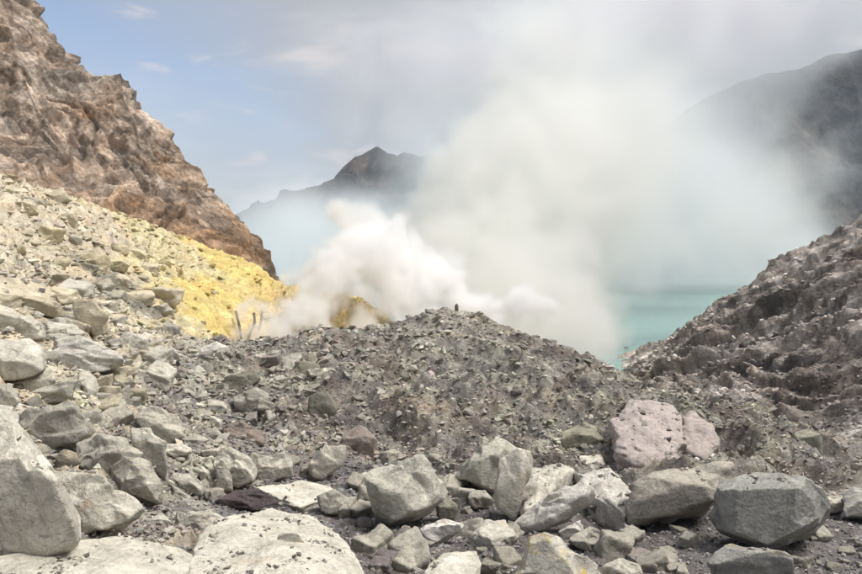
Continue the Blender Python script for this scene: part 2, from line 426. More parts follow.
Zd += (wz['B'] + wz['C']) * (.09 * fbm2(GX * .9, GY * .9, 5, .6)) + .02 * fbm2(GX * 6, GY * 6, 3, .6)
Zd += wz['G'] * .22 * ridge2(GX * 1.1 + GY * .4, (GY - GX) * .2, 4, .55)
# gullied beds on the slope above the lake: crags follow the fall line, folded
ang = np.arctan2(GY - 107, GX - 22); rad = np.hypot(GX - 22, GY - 107)
u = ang * 13 + .9 * fbm2(GX * .05, GY * .05, 4); v = rad * .22 + .8 * fbm2(GX * .06 + 5, GY * .06, 3)
h1, h2, ev, et = cells2(u * 1.1, v * .45, 3)
k1, k2, kv, kt = cells2(u * 2.6 + .3 * fbm2(GX * .3, GY * .3, 3), v * 1.6, 5)
l1, l2, lv, lt = cells2(GX * .9 + .3 * fbm2(GX, GY, 2), GY * .75, 6)
s1, s2 = -u * .55 + .5 * fbm2(GX * .06, GY * .06, 3), -u * 1.35 + .6 * fbm2(GX * .1 + 3, GY * .1, 3)
ra = np.clip(.9 + 1.1 * fbm2(GX * .08 + 2, GY * .08, 3), .1, 2); rb = np.clip(.9 + 1.2 * fbm2(GX * .16 + 8, GY * .16, 3), 0, 2)
rs = 1.5 * saw(s1, .25) * ra + .85 * saw(s2, .3) * rb
rs = rs + .5 * ridge2(u * .4, v * .12, 4, .5, 8) + .7 * block((h1, h2, ev, et), .4) + .35 * block((k1, k2, kv, kt), .5) + .3 * block((l1, l2, lv, lt), .4) + .30 * ridge2(GX * .45, GY * .45, 5, .62) + .14 * ridge2(GX * 1.3 + 3, GY * 1.3, 3, .6) - .9
Rd = wz['R'] * rs * np.clip((dist - 20) / 55, .10, 1.1) * np.clip(rad / 24, .08, 1)
crestmask = np.exp(-((GX - 1) / 9) ** 2 - ((GY - 27.5) / 5) ** 2)
Zd *= 1 - .45 * crestmask
gzx, gzy = np.gradient(Z0, xs, ys); gl = np.sqrt(1 + gzx ** 2 + gzy ** 2)
ZG = np.maximum(Z0 + Zd + Rd * gl, -24)                # what the sheet's height comes to at a place
PX, PY, PZ = GX - gzx / gl * Rd, GY - gzy / gl * Rd, np.maximum(Z0 + Zd + Rd / gl, -24)
# colour of the stone itself
colr = np.einsum('xyk,kc->xyc', W, np.array([ZC[k] for k in ZK]))
crust = sm(-.1, .45, fbm2(GX * .8 + 3, GY * .8, 5, .6) + .9 * (dv - .45)) * (wz['M'] + wz['C'])
colr = colr * (1 - crust[..., None] * .7) + np.array((.47, .445, .355)) * crust[..., None] * .7
pink = sm(.15, .6, fbm2(GX * .42 + 30, GY * .42, 4)) * (wz['M'] * .5 + wz['R'] * .5 + wz['C'] * .3)
colr = colr * (1 - pink[..., None]) + np.array((.27, .21, .18)) * pink[..., None]
pur = sm(.0, .5, fbm2(GX * .3 + 60, GY * .3 + 8, 5, .6) + .4 * (mv - .5)) * wz['M']
colr = colr * (1 - .45 * pur[..., None]) + np.array((.17, .145, .135)) * .45 * pur[..., None]
ctop = sm(-4.6, -3.0, Z0) * wz['M'] * .4
colr = colr * (1 - ctop[..., None]) + np.array((.46, .43, .365)) * ctop[..., None]
palR = sm(.1, .7, fbm2(u * .25 + 4, v * .06, 4) + .5 * (ev - .5)) * wz['R']
colr = colr * (1 - .6 * palR[..., None]) + np.array((.30, .265, .225)) * .6 * palR[..., None]
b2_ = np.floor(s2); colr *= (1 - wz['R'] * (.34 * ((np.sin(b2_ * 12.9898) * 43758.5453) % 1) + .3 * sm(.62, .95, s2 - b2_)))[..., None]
drk = sm(-.1, .45, fbm2(u * 1.1 + 14, v * .3 + 7, 5, .65)) * wz['R']
colr *= (1 - .4 * drk)[..., None] * (1 + wz['R'] * (.7 * (kv - .5) + .5 * (lv - .5)))[..., None]
ye = sm(-.1, .6, fbm2(GX * .3 + 9, GY * .3 + 2, 4)) * (wz['Y'] + .5 * wz['V'])
colr = colr * (1 - .5 * ye[..., None]) + np.array((.60, .48, .19)) * .5 * ye[..., None]
colr *= (.82 + .36 * cv)[..., None] * (.86 + .28 * dv)[..., None]
me = mesh_np('ground', np.stack([PX, PY, PZ], -1).reshape(-1, 3), grid_faces(len(xs), len(ys)), True, colr.reshape(-1, 3))
me.materials.append(M_ground); me.materials.append(M_slope); me.materials.append(M_mound)
fi = grid_faces(len(xs), len(ys))[:, 0]
me.polygons.foreach_set('material_index', np.where((wz['R'] + .12 * fbm2(GX * .5, GY * .5, 3)).ravel()[fi] > .5, 1, np.where((wz['M'] + .2 * fbm2(GX * .7, GY * .7, 3)).ravel()[fi] > .5, 2, 0)).astype(np.int32))
ground = link('ground', me, M_ground)
tag(ground, 'ash and rubble ground of the crater with dark mound, scree and yellow sulphur slope', None, None, 'structure')
def zg(x, y):
    """height of the built ground sheet"""
    x, y = np.asarray(x, float), np.asarray(y, float)
    i = np.clip(np.searchsorted(xs, x) - 1, 0, len(xs) - 2); j = np.clip(np.searchsorted(ys, y) - 1, 0, len(ys) - 2)
    a, b = np.clip((x - xs[i]) / (xs[i + 1] - xs[i]), 0, 1), np.clip((y - ys[j]) / (ys[j + 1] - ys[j]), 0, 1)
    return (ZG[i, j] * (1 - a) + ZG[i + 1, j] * a) * (1 - b) + (ZG[i, j + 1] * (1 - a) + ZG[i + 1, j + 1] * a) * b
print('ground', len(xs), len(ys), time.time() - T0)

# far ground sheet to the horizon
n = 41
q = np.linspace(-6000, 6000, n); QX, QY = np.meshgrid(q, q, indexing='ij')
me = mesh_np('terrain', np.stack([QX, QY, -30 + 8 * fbm2(QX * .001, QY * .001, 3)], -1).reshape(-1, 3), grid_faces(n, n), True,
             np.tile((.12, .11, .10), (n * n, 1)))
tag(link('terrain', me, M_far), 'low dark land outside the crater', None, None, 'structure')

# ------------------------------------------------------------------ lake
def make_water():
    m, nt, b = mat_new('milky_lake_water')
    b.inputs['Roughness'].default_value = .14; b.inputs['IOR'].default_value = 1.33
    geo = nd(nt, 'ShaderNodeNewGeometry'); pos = geo.outputs['Position']
    mp = nd(nt, 'ShaderNodeMapping'); mp.inputs['Scale'].default_value = (1, 2.2, 1); nt.links.new(pos, mp.inputs['Vector'])
    big_ = noise(nt, mp.outputs[0], .012, 5, .6, 1.0)
    c = mixc(nt, rampf(nt, big_, .35, .65), (.19, .325, .29), (.235, .37, .33))
    foam = mul(nt, rampf(nt, noise(nt, mp.outputs[0], .03, 6, .65, 1.6), .60, .72), .35)
    c = mixc(nt, foam, c, (.36, .44, .40))
    nt.links.new(c, b.inputs['Base Color'])
    bump(nt, b, [(noise(nt, mp.outputs[0], .5, 4, .6, .4), .5, .35), (noise(nt, mp.outputs[0], 2.2, 3, .6), .12, .35)])
    return m
n = 61
lx, ly = np.meshgrid(np.linspace(-420, 480, n), np.linspace(60, 760, n), indexing='ij')
me = mesh_np('lake', np.stack([lx, ly, np.full_like(lx, LAKE_Z)], -1).reshape(-1, 3), grid_faces(n, n))
tag(link('lake', me, make_water()), 'milky turquoise acid lake below the crater walls', None, None, 'structure')

# ------------------------------------------------------------------ cliff above the scree
cpts = []
SKY_C = [(-170,-125,128),(-60,-48,119),(0,0,112),(12,2,111),(30,12,110),(60,52,107),(85,76,105),(130,106,102),(160,130,100),(187,157,98),(213,195,95),(240,236,92),(255,256,91),(263,268,90)]
for px, py, d in SKY_C:
    p = at(px, py, d); cpts.append(tuple(p))
    k = 1 + 22 / d; cpts.append((p[0] * k - 4, p[1] * k, p[2] - 17 - .1 * max(p[2], 0)))
    k = 1 + 55 / d; cpts.append((p[0] * k - 8, p[1] * k, min(p[2] - 45, -22)))
for px, py, d in [(-170,160,64),(-60,178,65),(0,193,67),(60,216,70),(120,241,73),(180,257,76),(240,268,82),(260,275,87)]:
    p = at(px, py, d); cpts.append(tuple(p)); cpts.append((p[0] + 1, p[1] - 12, p[2] - 9))
for px, py, d in [(0,120,84),(60,140,86),(120,170,86),(180,205,86)]: cpts.append(tuple(at(px, py, d)))
cpts += [(-17, 90, -15), (-14, 100, -20), (-14, 84, -16), (-8, 92, -26), (-20, 110, -26)]
ctps = TPS(cpts, .3)
cxs, cys = np.arange(-106, -9, .2), np.arange(60, 122, .2)
CX_, CY_ = np.meshgrid(cxs, cys, indexing='ij')
CZ = ctps(CX_, CY_)
gx, gy = np.gradient(CZ, .2)
nrm = np.stack([-gx, -gy, np.ones_like(gx)], -1); nrm /= np.linalg.norm(nrm, axis=-1, keepdims=True)
wu, wv = CX_ * .70 - CZ * .70, CZ * .72 + CX_ * .66
wu = wu + 2.2 * fbm2(CX_ * .08, CY_ * .08 + CZ * .05, 3); wv = wv + 2.0 * fbm2(CX_ * .08 + 7, CY_ * .08, 3)
a1, a2, av, atl = cells2(wu * .085, wv * .20, 4)
b1, b2, bv, btl = cells2(wu * .26, wv * .55, 9)
e1, e2, ev_, et_ = cells2(wu * 1.1 + .4 * fbm2(CX_ * .6, CZ * .6, 2), wv * 1.7, 13)
tb = wv + .10 * wu
q1, q2, q3 = tb * .16 + .6 * fbm2(wu * .03, wv * .05, 3), tb * .47 + .7 * fbm2(wu * .06 + 3, wv * .1, 3), tb * 1.15 + .8 * fbm2(wu * .12, wv * .2 + 5, 3)
am = np.clip(.9 + 1.0 * fbm2(wu * .09 + 2, wv * .09, 3), .1, 2); am2 = np.clip(.9 + 1.2 * fbm2(wu * .22 + 8, wv * .22, 3), 0, 2)
dsp = 1.5 * saw(q1, .16) * am + .9 * saw(q2, .18) * am2 + .36 * saw(q3, .25)
dsp = dsp + .9 * ridge2(wu * .03, wv * .10, 4, .5, 2) + 1.3 * block((a1, a2, av, atl), .15) + .7 * block((b1, b2, bv, btl), .2) + .35 * block((e1, e2, ev_, et_), .25) + .20 * ridge2(wu * .7, wv * 1.3, 4, .66, 7) - 2.4
dsp = dsp - .6 * (1 - sm(0, .06, a2 - a1)) - .35 * (1 - sm(0, .06, b2 - b1)) - .18 * (1 - sm(0, .07, e2 - e1))
CP3 = np.stack([CX_, CY_, CZ], -1) + nrm * (dsp * .85)[..., None]
rust = sm(-.1, .5, fbm2(CX_ * .075 + 3.2, CZ * .09 + CY_ * .03, 5, .6) - ((CX_ + 31) / 19) ** 2 * .6 - ((CZ - 5) / 12) ** 2 * .4 + .35) 
ccol = np.array((.56, .455, .365)) * np.ones(CX_.shape + (1,))
ccol = ccol * (1 - .72 * rust[..., None]) + np.array((.56, .35, .20)) * .72 * rust[..., None]
dk = sm(-.05, .5, fbm2(wu * .22, wv * .6, 6, .68, 4))
ccol *= (1 - .5 * dk)[..., None]
pl = sm(.12, .6, fbm2(wu * .11 + 20, wv * .25, 5, .6))
ccol = ccol * (1 - .55 * pl[..., None]) + np.array((.60, .51, .42)) * .55 * pl[..., None]
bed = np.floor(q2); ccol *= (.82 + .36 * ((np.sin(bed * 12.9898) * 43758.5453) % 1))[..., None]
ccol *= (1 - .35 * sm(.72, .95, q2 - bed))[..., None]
ccol *= ((.75 + .5 * bv) * (.8 + .4 * ev_))[..., None]
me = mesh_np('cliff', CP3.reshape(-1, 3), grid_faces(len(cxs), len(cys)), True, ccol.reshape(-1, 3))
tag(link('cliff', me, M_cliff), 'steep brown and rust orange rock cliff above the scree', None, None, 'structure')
print('cliff', time.time() - T0)

# ------------------------------------------------------------------ far crater rim
def ridge_mesh(name, sky_pts, D, front, back, res, seed, label, c0, c1, c2, gul=16):
    S = np.array([at(px, py, D) for px, py in sky_pts])
    X = np.arange(S[0, 0], S[-1, 0], res); T = np.linspace(-1, 1, 141)
    XX, TT = np.meshgrid(X, T, indexing='ij')
    top = np.interp(XX, S[:, 0], S[:, 2]) + 2.2 * fbm2(XX * .05 + seed, XX * 0 + seed, 4)
    run = np.where(TT < 0, front, back)
    low = -26.0
    t = np.abs(TT)
    prof = (1 - t) ** 1.25
    YY = D + TT * run + 14 * fbm2(XX * .012 + seed, TT * .8, 3) * t
    ZZ = low + (top - low) * prof
    wob = XX + 22 * fbm2(XX * .01 + seed, TT * 1.5, 3)
    rg = ridge2(wob * .022, TT * 1.1 + seed, 5, .55, seed)
    amp = gul * np.sin(np.clip(t, 0, 1) * math.pi) ** .7
    ZZ = ZZ + amp * .55 * rg + 3.0 * np.minimum(t * 8, 1) * fbm2(XX * .06, YY * .06 + ZZ * .05, 5, .6)
    k = sm(-.2, .6, fbm2(XX * .02 + 5, ZZ * .04 + seed, 5, .6))[..., None]
    l = sm(.1, .7, fbm2(XX * .04 + 15, ZZ * .09 + seed, 5, .6))[..., None]
    col = np.array(c0) * (1 - k) + np.array(c1) * k
    col = col * (1 - .6 * l) + np.array(c2) * .6 * l
    me = mesh_np(name, np.stack([XX, YY, ZZ], -1).reshape(-1, 3), grid_faces(len(X), len(T)), True, col.reshape(-1, 3))
    return tag(link(name, me, M_far), label, None, None, 'structure')
ridge_mesh('mountain', [(-60,275),(60,272),(150,262),(215,252),(250,226),(270,208),(292,191),(318,186),(336,178),(348,164),(360,155),(377,146),(387,152),(397,157),(405,154),(430,156),(470,166),(520,185),(600,225),(680,255)],
           740, 260, 300, 2.6, 3.0, 'dark pointed mountain peak on the far crater rim', (.045,.045,.05), (.09,.068,.06), (.13,.12,.115), 26)
ridge_mesh('mountain', [(520,235),(560,205),(620,160),(700,100),(740,82),(760,76),(785,71),(800,66),(830,57),(862,49),(950,30),(1080,10),(1200,5)],
           470, 115, 260, 2.2, 9.0, 'dark slate grey crater wall across the lake', (.055,.057,.064), (.09,.082,.08), (.15,.142,.138), 20)
print('far', time.time() - T0)

# ------------------------------------------------------------------ boulders
_ico = {}
def ico(s):
    if s not in _ico:
        bm = bmesh.new(); bmesh.ops.create_icosphere(bm, subdivisions=s, radius=1)
        v = np.array([x.co[:] for x in bm.verts]); v /= np.linalg.norm(v, axis=1)[:, None]
        f = np.array([[x.index for x in p.verts] for p in bm.faces]); bm.free(); _ico[s] = (v, f)
    return _ico[s]
def hull_planes(P):
    bm = bmesh.new()
    vs = [bm.verts.new(p) for p in P]
    r = bmesh.ops.convex_hull(bm, input=vs)
    bm.normal_update()
    N = np.array([f.normal[:] for f in bm.faces if f.calc_area() > 1e-7]); C = np.array([f.calc_center_median()[:] for f in bm.faces if f.calc_area() > 1e-7])
    bm.free()
    return N, (N * C).sum(1)
def stone(P, sub, seed, sharp=30.0, wob=.05, chips=5, rough=.03, flake=.15):
    """a weathered boulder: the hull of a few corner points, edges worn, corners chipped, faces uneven"""
    rg = np.random.default_rng(seed)
    P = np.asarray(P, float); lo, hi = P.min(0), P.max(0); c = (lo + hi) / 2; s = np.maximum((hi - lo) / 2, 1e-3)
    Q = (P - c) / s
    c2 = Q.mean(0); Q = Q - c2
    N, D = hull_planes(Q)
    D = np.maximum(D, .12)
    exN, exD = [], []
    for i in range(chips):
        nv = rg.normal(size=3); nv /= np.linalg.norm(nv)
        exN.append(nv); exD.append((Q @ nv).max() * rg.uniform(.86, .97))
    if chips: N = np.r_[N, exN]; D = np.r_[D, exD]
    v, f = ico(sub)
    off = rg.uniform(0, 60)
    dirs = v + wob * np.stack([fbm3(v * 1.9 + 10 * i, 4, .55, off) for i in range(3)], -1)
    dot = dirs @ N.T
    r = np.where(dot > .04, D[None] / np.maximum(dot, .04), 60.0)
    rm = r.min(1, keepdims=True)
    rr = rm[:, 0] - np.log(np.exp(-sharp * (r - rm)).sum(1)) / sharp
    if sub >= 4:                                                    # flaked faces: shallow local fractures
        win = N[(D[None] / np.maximum(v @ N.T, .04) + 1e3 * ((v @ N.T) <= .04)).argmin(1)]
        for i in rg.integers(len(v), size=80 if sub >= 6 else 40):
            nn = win[i] + rg.normal(0, .20, 3); nn /= np.linalg.norm(nn)
            dd = nn @ (v[i] * rr[i]) - rg.uniform(0, .03)
            dt_ = v @ nn
            cut = np.where(dt_ > .15, dd / np.maximum(dt_, .15), 9.0)
            near = np.linalg.norm(v - v[i], axis=1)
            lim = rr * (1 - flake * np.clip((rad_ := rg.uniform(.25, .75)) * 6 - near * 6, 0, 1))
            rr = np.minimum(rr, np.maximum(cut, lim))
    p = v * rr[:, None]
    sz = s.max() / s
    nz = rough * (1.2 * fbm3(p * 1.7 / sz.clip(1, 3), 3, .5, off + 3) + .6 * (1 - np.abs(fbm3(p * 3.6, 4, .55, off + 9)) * 2) * .5)
    if sub >= 5: nz = nz + .006 * fbm3(p * 9, 4, .62, off)
    p = p * (1 + nz)[:, None]
    return (p + c2) * s + c, f
PALE, MID, GREY, DARK, TAN, PINK, RED, YEL, WHITE = (.53,.505,.44), (.48,.455,.39), (.40,.38,.33), (.18,.165,.15), (.50,.45,.34), (.40,.335,.31), (.29,.24,.205), (.58,.50,.30), (.52,.50,.455)
POLYS = []; SLABS = []
NB = [0]
def boulder(outline, label, colr, mode='b', t=.75, ridge=(), mat=None, name='boulder', sub=None, group=None, cat='boulder', sharp=140, wob=.02, rough=.015, chips=4, lift=0.0, d=None, jit=.05, flake=None):
    NB[0] += 1; sd = 100 + NB[0]; rg = np.random.default_rng(sd)
    O = np.array(outline, float); POLYS.append(O)
    O = O.mean(0) + (O - O.mean(0)) * (1.13 if mode == 'b' else 1.05)
    w, h = np.ptp(O[:, 0]), np.ptp(O[:, 1]); cx, by = O[:, 0].mean(), O[:, 1].max()
    bx = O[O[:, 1] > by - .25 * h][:, 0].mean()
    base = hit(bx, min(by - 1.5, 600))[0]
    db = base[1] if d is None else d
    per = db / F
    if mode == 'b':
        T = t * (.55 * w + .45 * min(h, w)) * per
        dc = db + .22 * T
        cen = np.array([cx, O[:, 1].mean()])
        P = [at(x, y, dc + rg.uniform(-jit, jit) * T) for x, y in O]
        P += [at(*(cen + (np.array(q) - cen) * .8), dc + .5 * T) for q in O]
        if len(ridge):
            P += [at(x, y, dc + fr * T) for x, y, fr in ridge]
        else:
            # one or two broad faces: a front below a slanting ridge, a top behind it
            hr = cen[1] - rg.uniform(-.02, .22) * h; sl = rg.uniform(-.35, .35) * h / w
            low = [q for q in O if q[1] > hr + sl * (q[0] - cx)]
            yl = lambda x: hr + sl * (x - cx)
            x0, x1 = O[:, 0].min(), O[:, 0].max()
            fr = rg.uniform(.38, .5)
            P += [at(*(cen + (np.array(q) - cen) * .93), dc - fr * T) for q in low]
            P += [at(cx + (x - cx) * .90, yl(x), dc - f_ * T) for x, f_ in ((x0, rg.uniform(.05, .45)), (x1, rg.uniform(.05, .45)), (cx + rg.uniform(-.2, .2) * w, fr))]
        P = np.array(P)
    else:                                   # a slab lying on the ground: the outline is its upper face
        th = t * min(h, w) * per * 1.6
        ztop = base[2] + th * .75 + lift
        r_ = ray(O[:, 0], O[:, 1])
        # the upper face follows the slope of the ground under it
        hp = hit(O[:, 0], np.minimum(O[:, 1], 600)); 
        A = np.c_[hp[:, :2], np.ones(len(hp))]
        co = np.linalg.lstsq(np.r_[A, [[base[0], base[1], 1]] * 3], np.r_[hp[:, 2], [base[2]] * 3], rcond=None)[0]
        co[:2] = np.clip(co[:2], -.6, .6); co[2] = base[2] - co[0] * base[0] - co[1] * base[1]
        tt = (co[2] + th * .6 + lift) / (r_[:, 2] - co[0] * r_[:, 0] - co[1] * r_[:, 1])
        tt = np.clip(tt, db * .8, db * 1.8)
        top = r_ * tt[:, None]; c3 = top.mean(0)
        bot = c3 + (top - c3) * 1.06; bot[:, 2] -= th * 1.5
        bulge = c3 + (top - c3) * .55; bulge[:, 2] += th * .22 * rg.uniform(.4, 1.2, len(top))
        P = np.r_[top, bot, bulge]
    sub = sub or (7 if w > 120 else 6 if w > 46 else 5)
    V, f = stone(P, sub, sd, sharp, wob, chips, rough, flake or (.15 if mode == 'b' else .07))
    org = np.array([V[:, 0].mean(), V[:, 1].mean(), V[:, 2].min()])
    me = mesh_np(name, V - org, f, True)
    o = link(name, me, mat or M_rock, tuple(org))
    if mode == 's' and w > 55 or w > 100: SLABS.append((V, f, per))
    j = rg.uniform(.93, 1.07)
    o.color = (*[c * j for c in colr], 1)
    return tag(o, label, cat, group)
B = boulder
# --- beside the camera, foot of the scree
B([(-70,400),(0,414),(20,426),(44,451),(56,471),(66,495),(76,540),(60,560),(-60,570)], 'huge pale boulder with a long sloping face, biggest at the foot of the scree', PALE, t=.8, chips=3)
B([(17,424),(30,409),(71,400),(81,406),(95,431),(84,443),(71,452),(44,456),(25,440)], 'boulder with smooth shaded flat face and pale rim, above the huge pale boulder', GREY, t=.6, ridge=[(24,427,-.35),(70,405,-.3),(78,412,-.3),(88,432,-.45),(70,449,-.45),(46,452,-.45)], chips=2, rough=.02, sharp=45)
B([(54,458),(63,449),(77,452),(81,463),(70,470),(57,471)], 'small rounded tan stone tucked under the flat faced boulder', (.30,.26,.20), name='rock', cat='rock', chips=1, sharp=12)
B([(78,444),(101,434),(125,441),(142,453),(126,468),(98,477),(81,470)], 'mid grey rough boulder beside the small rounded tan stone', GREY, t=.8, rough=.05)
B([(108,471),(125,458),(149,461),(161,478),(160,502),(145,503),(118,492)], 'grey boulder with a shaded lower face and sharp diagonal edge', MID, t=.8, ridge=[(112,474,-.2),(128,474,-.4),(150,487,-.5),(157,499,-.45),(144,500,-.4),(120,489,-.35)], chips=3)
B([(56,473),(101,478),(125,498),(142,505),(139,516),(118,536),(76,541),(64,495)], 'large boulder with a reddish stain on its sloping top', PALE, t=.7, mat=M_rrock, ridge=[(72,500,-.4),(92,498,-.35),(116,532,-.5),(78,538,-.5)], chips=3)
B([(135,421),(154,405),(176,415),(184,437),(168,445),(145,433)], 'pale angular boulder with a pointed top standing over the rubble', MID, t=.8)
B([(132,431),(149,429),(160,444),(167,464),(167,482),(149,466),(133,444)], 'narrow upright pale slab leaning on the pointed boulder', PALE, t=.6)
B([(-20,556),(68,541),(115,538),(142,540),(189,550),(222,570),(235,600),(-30,610)], 'wide low pale slab with dark grit on top at the bottom of the scree', PALE, 's', t=.5, rough=.055, wob=.04, flake=.035, chips=2)
B([(20,380),(32,378),(49,370),(56,380),(52,386),(38,394),(25,396)], 'small wedge shaped pale boulder with a shaded front', MID, t=.8, chips=3)
B([(-12,386),(9,385),(17,392),(19,402),(10,408),(-12,408)], 'lumpy pale boulder next to the wedge shaped boulder', MID, t=.8)
B([(28,403),(52,392),(65,380),(76,381),(71,402),(49,405)], 'grey tilted slab with a curved white upper edge', GREY, t=.5, chips=2)
B([(-10,402),(20,402),(36,408),(24,424),(8,420),(-12,414)], 'flat pale ledge stone behind the huge pale boulder', WHITE, 's', t=.4)
B([(-20,336),(30,339),(44,350),(45,368),(28,379),(-20,384)], 'broad pale boulder with a bulging front above the wedge shaped boulder', PALE, t=.8)
B([(46,358),(58,342),(80,337),(104,344),(121,361),(112,370),(94,372),(63,376)], 'large whitish dome shaped boulder with crumbling lower side', WHITE, t=.8, rough=.05)
B([(80,368),(96,378),(100,388),(89,390),(78,380)], 'smooth small slab under the whitish dome shaped boulder', MID, 's', t=.5, name='rock', cat='rock')
B([(-15,277),(1,276),(28,279),(43,285),(58,294),(48,300),(18,293),(-15,290)], 'flat tan slab with a smooth level top on the scree', TAN, 's', t=.45, rough=.015, chips=2)
B([(-15,286),(0,287),(22,293),(49,299),(59,310),(50,318),(14,307),(-15,303)], 'long pale boulder just below the flat tan slab', TAN, t=.7)
B([(-15,302),(4,304),(24,316),(38,322),(46,331),(45,342),(28,340),(-15,338)], 'pale boulder with brown weathered edge below the long pale boulder', MID, t=.8)
B([(74,303),(94,301),(108,315),(106,331),(98,338),(85,323)], 'tilted oblong tan slab resting on the grey gully', TAN, t=.4, chips=3)
B([(121,337),(126,333),(144,335),(148,352),(132,354),(123,349)], 'blocky pale boulder between the gully and the rubble', PALE, t=.9, chips=2)
B([(163,361),(170,345),(180,360),(172,364)], 'small triangular white stone standing on the rubble', WHITE, t=.7, name='rock', cat='rock')
B([(201,352),(216,342),(227,347),(214,358)], 'bright white angular stone at the edge of the mound', (.62,.60,.55), t=.7, name='rock', cat='rock', chips=2)
B([(110,314),(132,317),(137,329),(113,326)], 'pale tan boulder beside the oblong slab', TAN, t=.8)
B([(135,320),(157,320),(167,334),(147,333)], 'yellowish tan boulder at the lower end of the gully', (.50,.44,.30), t=.8)
# --- rubble between scree and mound
LOOSE_A = [[(164,444),(182,444),(191,453),(176,458)],[(169,483),(178,489),(192,503),(184,507),(172,494)],[(172,473),(189,475),(203,491),(199,499),(179,486)],
 [(149,522),(162,514),(172,525),(162,531)],[(178,387),(189,386),(196,396),(188,400),(180,396)],[(194,392),(206,391),(209,398),(199,400)],[(208,400),(224,402),(228,410),(219,417),(210,411)],
 [(180,400),(188,399),(192,408),(182,409)],[(192,401),(208,404),(210,411),(199,410)],[(155,383),(166,378),(172,387),(163,390)],[(136,369),(156,372),(150,383),(138,378)],
 [(177,440),(198,435),(208,440),(200,446),(180,445)],[(204,435),(215,427),(224,436),(222,444),(213,444)],[(201,451),(219,448),(217,456),(205,460)],[(206,414),(222,420),(222,430),(210,429)],
 [(192,469),(201,466),(211,477),(205,482)],[(234,397),(254,388),(268,400),(261,415),(237,411)],[(152,372),(164,366),(170,376),(160,380)],[(186,372),(198,366),(206,374),(196,380)]]
for O in LOOSE_A:
    B(O, 'fist to head sized angular grey stone in the rubble between scree and mound', [MID, PALE, GREY][len(O) % 3], name='rock', cat='rock', group='loose stones between scree and mound', t=.8, chips=4)
B([(215,466),(222,452),(231,447),(246,456),(256,468),(252,480),(237,487),(217,487)], 'pale boulder split by a deep crack, upright face to the gravel', PALE, t=.8)
B([(244,466),(257,453),(288,455),(293,475),(272,482),(250,482)], 'low rounded pale boulder touching the cracked boulder', PALE, t=.7, rough=.05)
B([(310,468),(325,446),(344,447),(343,458),(323,479),(313,477)], 'steep grey stone tilted over a dark hollow at the mound foot', MID, t=.7)
B([(309,410),(323,388),(337,407),(329,425),(311,424)], 'pointed grey green stone standing on the mound side', (.26,.25,.205), t=.7, mat=M_rough)
B([(220,430),(240,419),(261,430),(265,447),(234,447)], 'brown rough outcrop beside the loose stones', RED, t=.8, mat=M_rough, rough=.07, cat='outcrop', name='outcrop')
B([(225,391),(236,377),(253,371),(258,379),(242,394)], 'weathered grey green rock under the lip of the mound', (.25,.24,.19), t=.8, mat=M_rough, rough=.06)
B([(289,378),(298,362),(317,364),(321,379),(306,383)], 'jagged grey green block on the mound beside the pointed stone', (.24,.23,.18), t=.8, mat=M_rough, rough=.07)
B([(281,368),(284,357),(298,352),(304,358),(296,366)], 'flat grey slab hanging over the shaded lip of the mound', GREY, 's', t=.5, mat=M_rough)
B([(342,439),(359,427),(377,441),(373,459),(349,460)], 'pinkish crumbling outcrop low on the mound', (.34,.285,.25), t=.8, mat=M_rough, rough=.07, cat='outcrop', name='outcrop')
B([(216,466),(222,461),(231,473),(232,490),(217,489)], 'thin upright wedge of grey stone before the cracked boulder', GREY, t=.6)
B([(318,497),(335,490),(349,498),(346,513),(332,516),(322,511)], 'dull grey lumpy stone between two slabs in the gravel', GREY, t=.9, name='rock', cat='rock')
B([(255,487),(298,480),(336,488),(320,499),(301,505),(280,499)], 'long flat pale slab lying in the dark gravel', PALE, 's', t=.35)
B([(218,500),(234,491),(257,489),(277,502),(262,510),(224,510)], 'dark purplish coarse rock lying on the big pale slab', (.125,.10,.105), t=.8, mat=M_rough, rough=.08)
B([(196,540),(222,520),(265,511),(312,517),(335,533),(356,550),(372,585),(330,610),(190,610)], 'big sloping pale slab littered with grit, its front face steep', PALE, 's', t=.42, rough=.05, wob=.04, flake=.035, chips=3)
B([(176,530),(190,514),(214,509),(228,520),(216,540),(188,546)], 'pale broken block leaning against the edge of the big sloping slab', PALE, t=.8)
B([(270,560),(280,537),(300,535),(306,560),(300,590),(268,590)], 'steep grey wedge split off the front of the big sloping slab', MID, t=.7)
B([(118,552),(136,540),(158,545),(164,560),(140,570),(120,566)], 'rough cream block sitting on the wide low slab', PALE, t=.8)
B([(368,474),(388,466),(405,460),(419,453),(433,470),(447,492),(440,500),(425,516),(407,516),(395,526),(372,514)], 'block with a white crusted top and shaded grey green front', (.47,.455,.395), t=.85, ridge=[(370,486,-.28),(388,494,-.42),(406,496,-.46),(424,507,-.42),(440,497,-.2),(395,522,-.46),(410,513,-.48),(376,512,-.35)], chips=1, rough=.022, sharp=50)
# --- middle group of slabs
B([(456,476),(464,459),(496,437),(512,446),(517,455),(503,470),(495,496),(481,489)], 'large grey boulder with a rounded back and cut flat side', (.44,.425,.365), t=.9, ridge=[(460,474,-.2),(470,462,-.3),(500,458,-.4),(494,490,-.5),(482,486,-.45)], chips=2)
B([(495,496),(501,461),(517,450),(530,453),(532,466),(523,482),(515,520),(498,506)], 'tall pale block with a bright vertical face against the rounded grey boulder', PALE, t=.8, chips=2, sharp=45)
B([(522,466),(560,462),(576,469),(552,493),(535,506),(520,512)], 'flat pale sloping slab joining the tall block', PALE, 's', t=.45, lift=.12, chips=2)
B([(516,523),(549,495),(584,480),(594,492),(588,506),(572,519),(552,529),(532,536),(518,533)], 'big tilted slab with a smooth pale upper face and cracks', WHITE, t=.6, ridge=[(530,522,-.3),(560,505,-.35),(585,494,-.3),(548,524,-.42),(572,513,-.42)], chips=2)
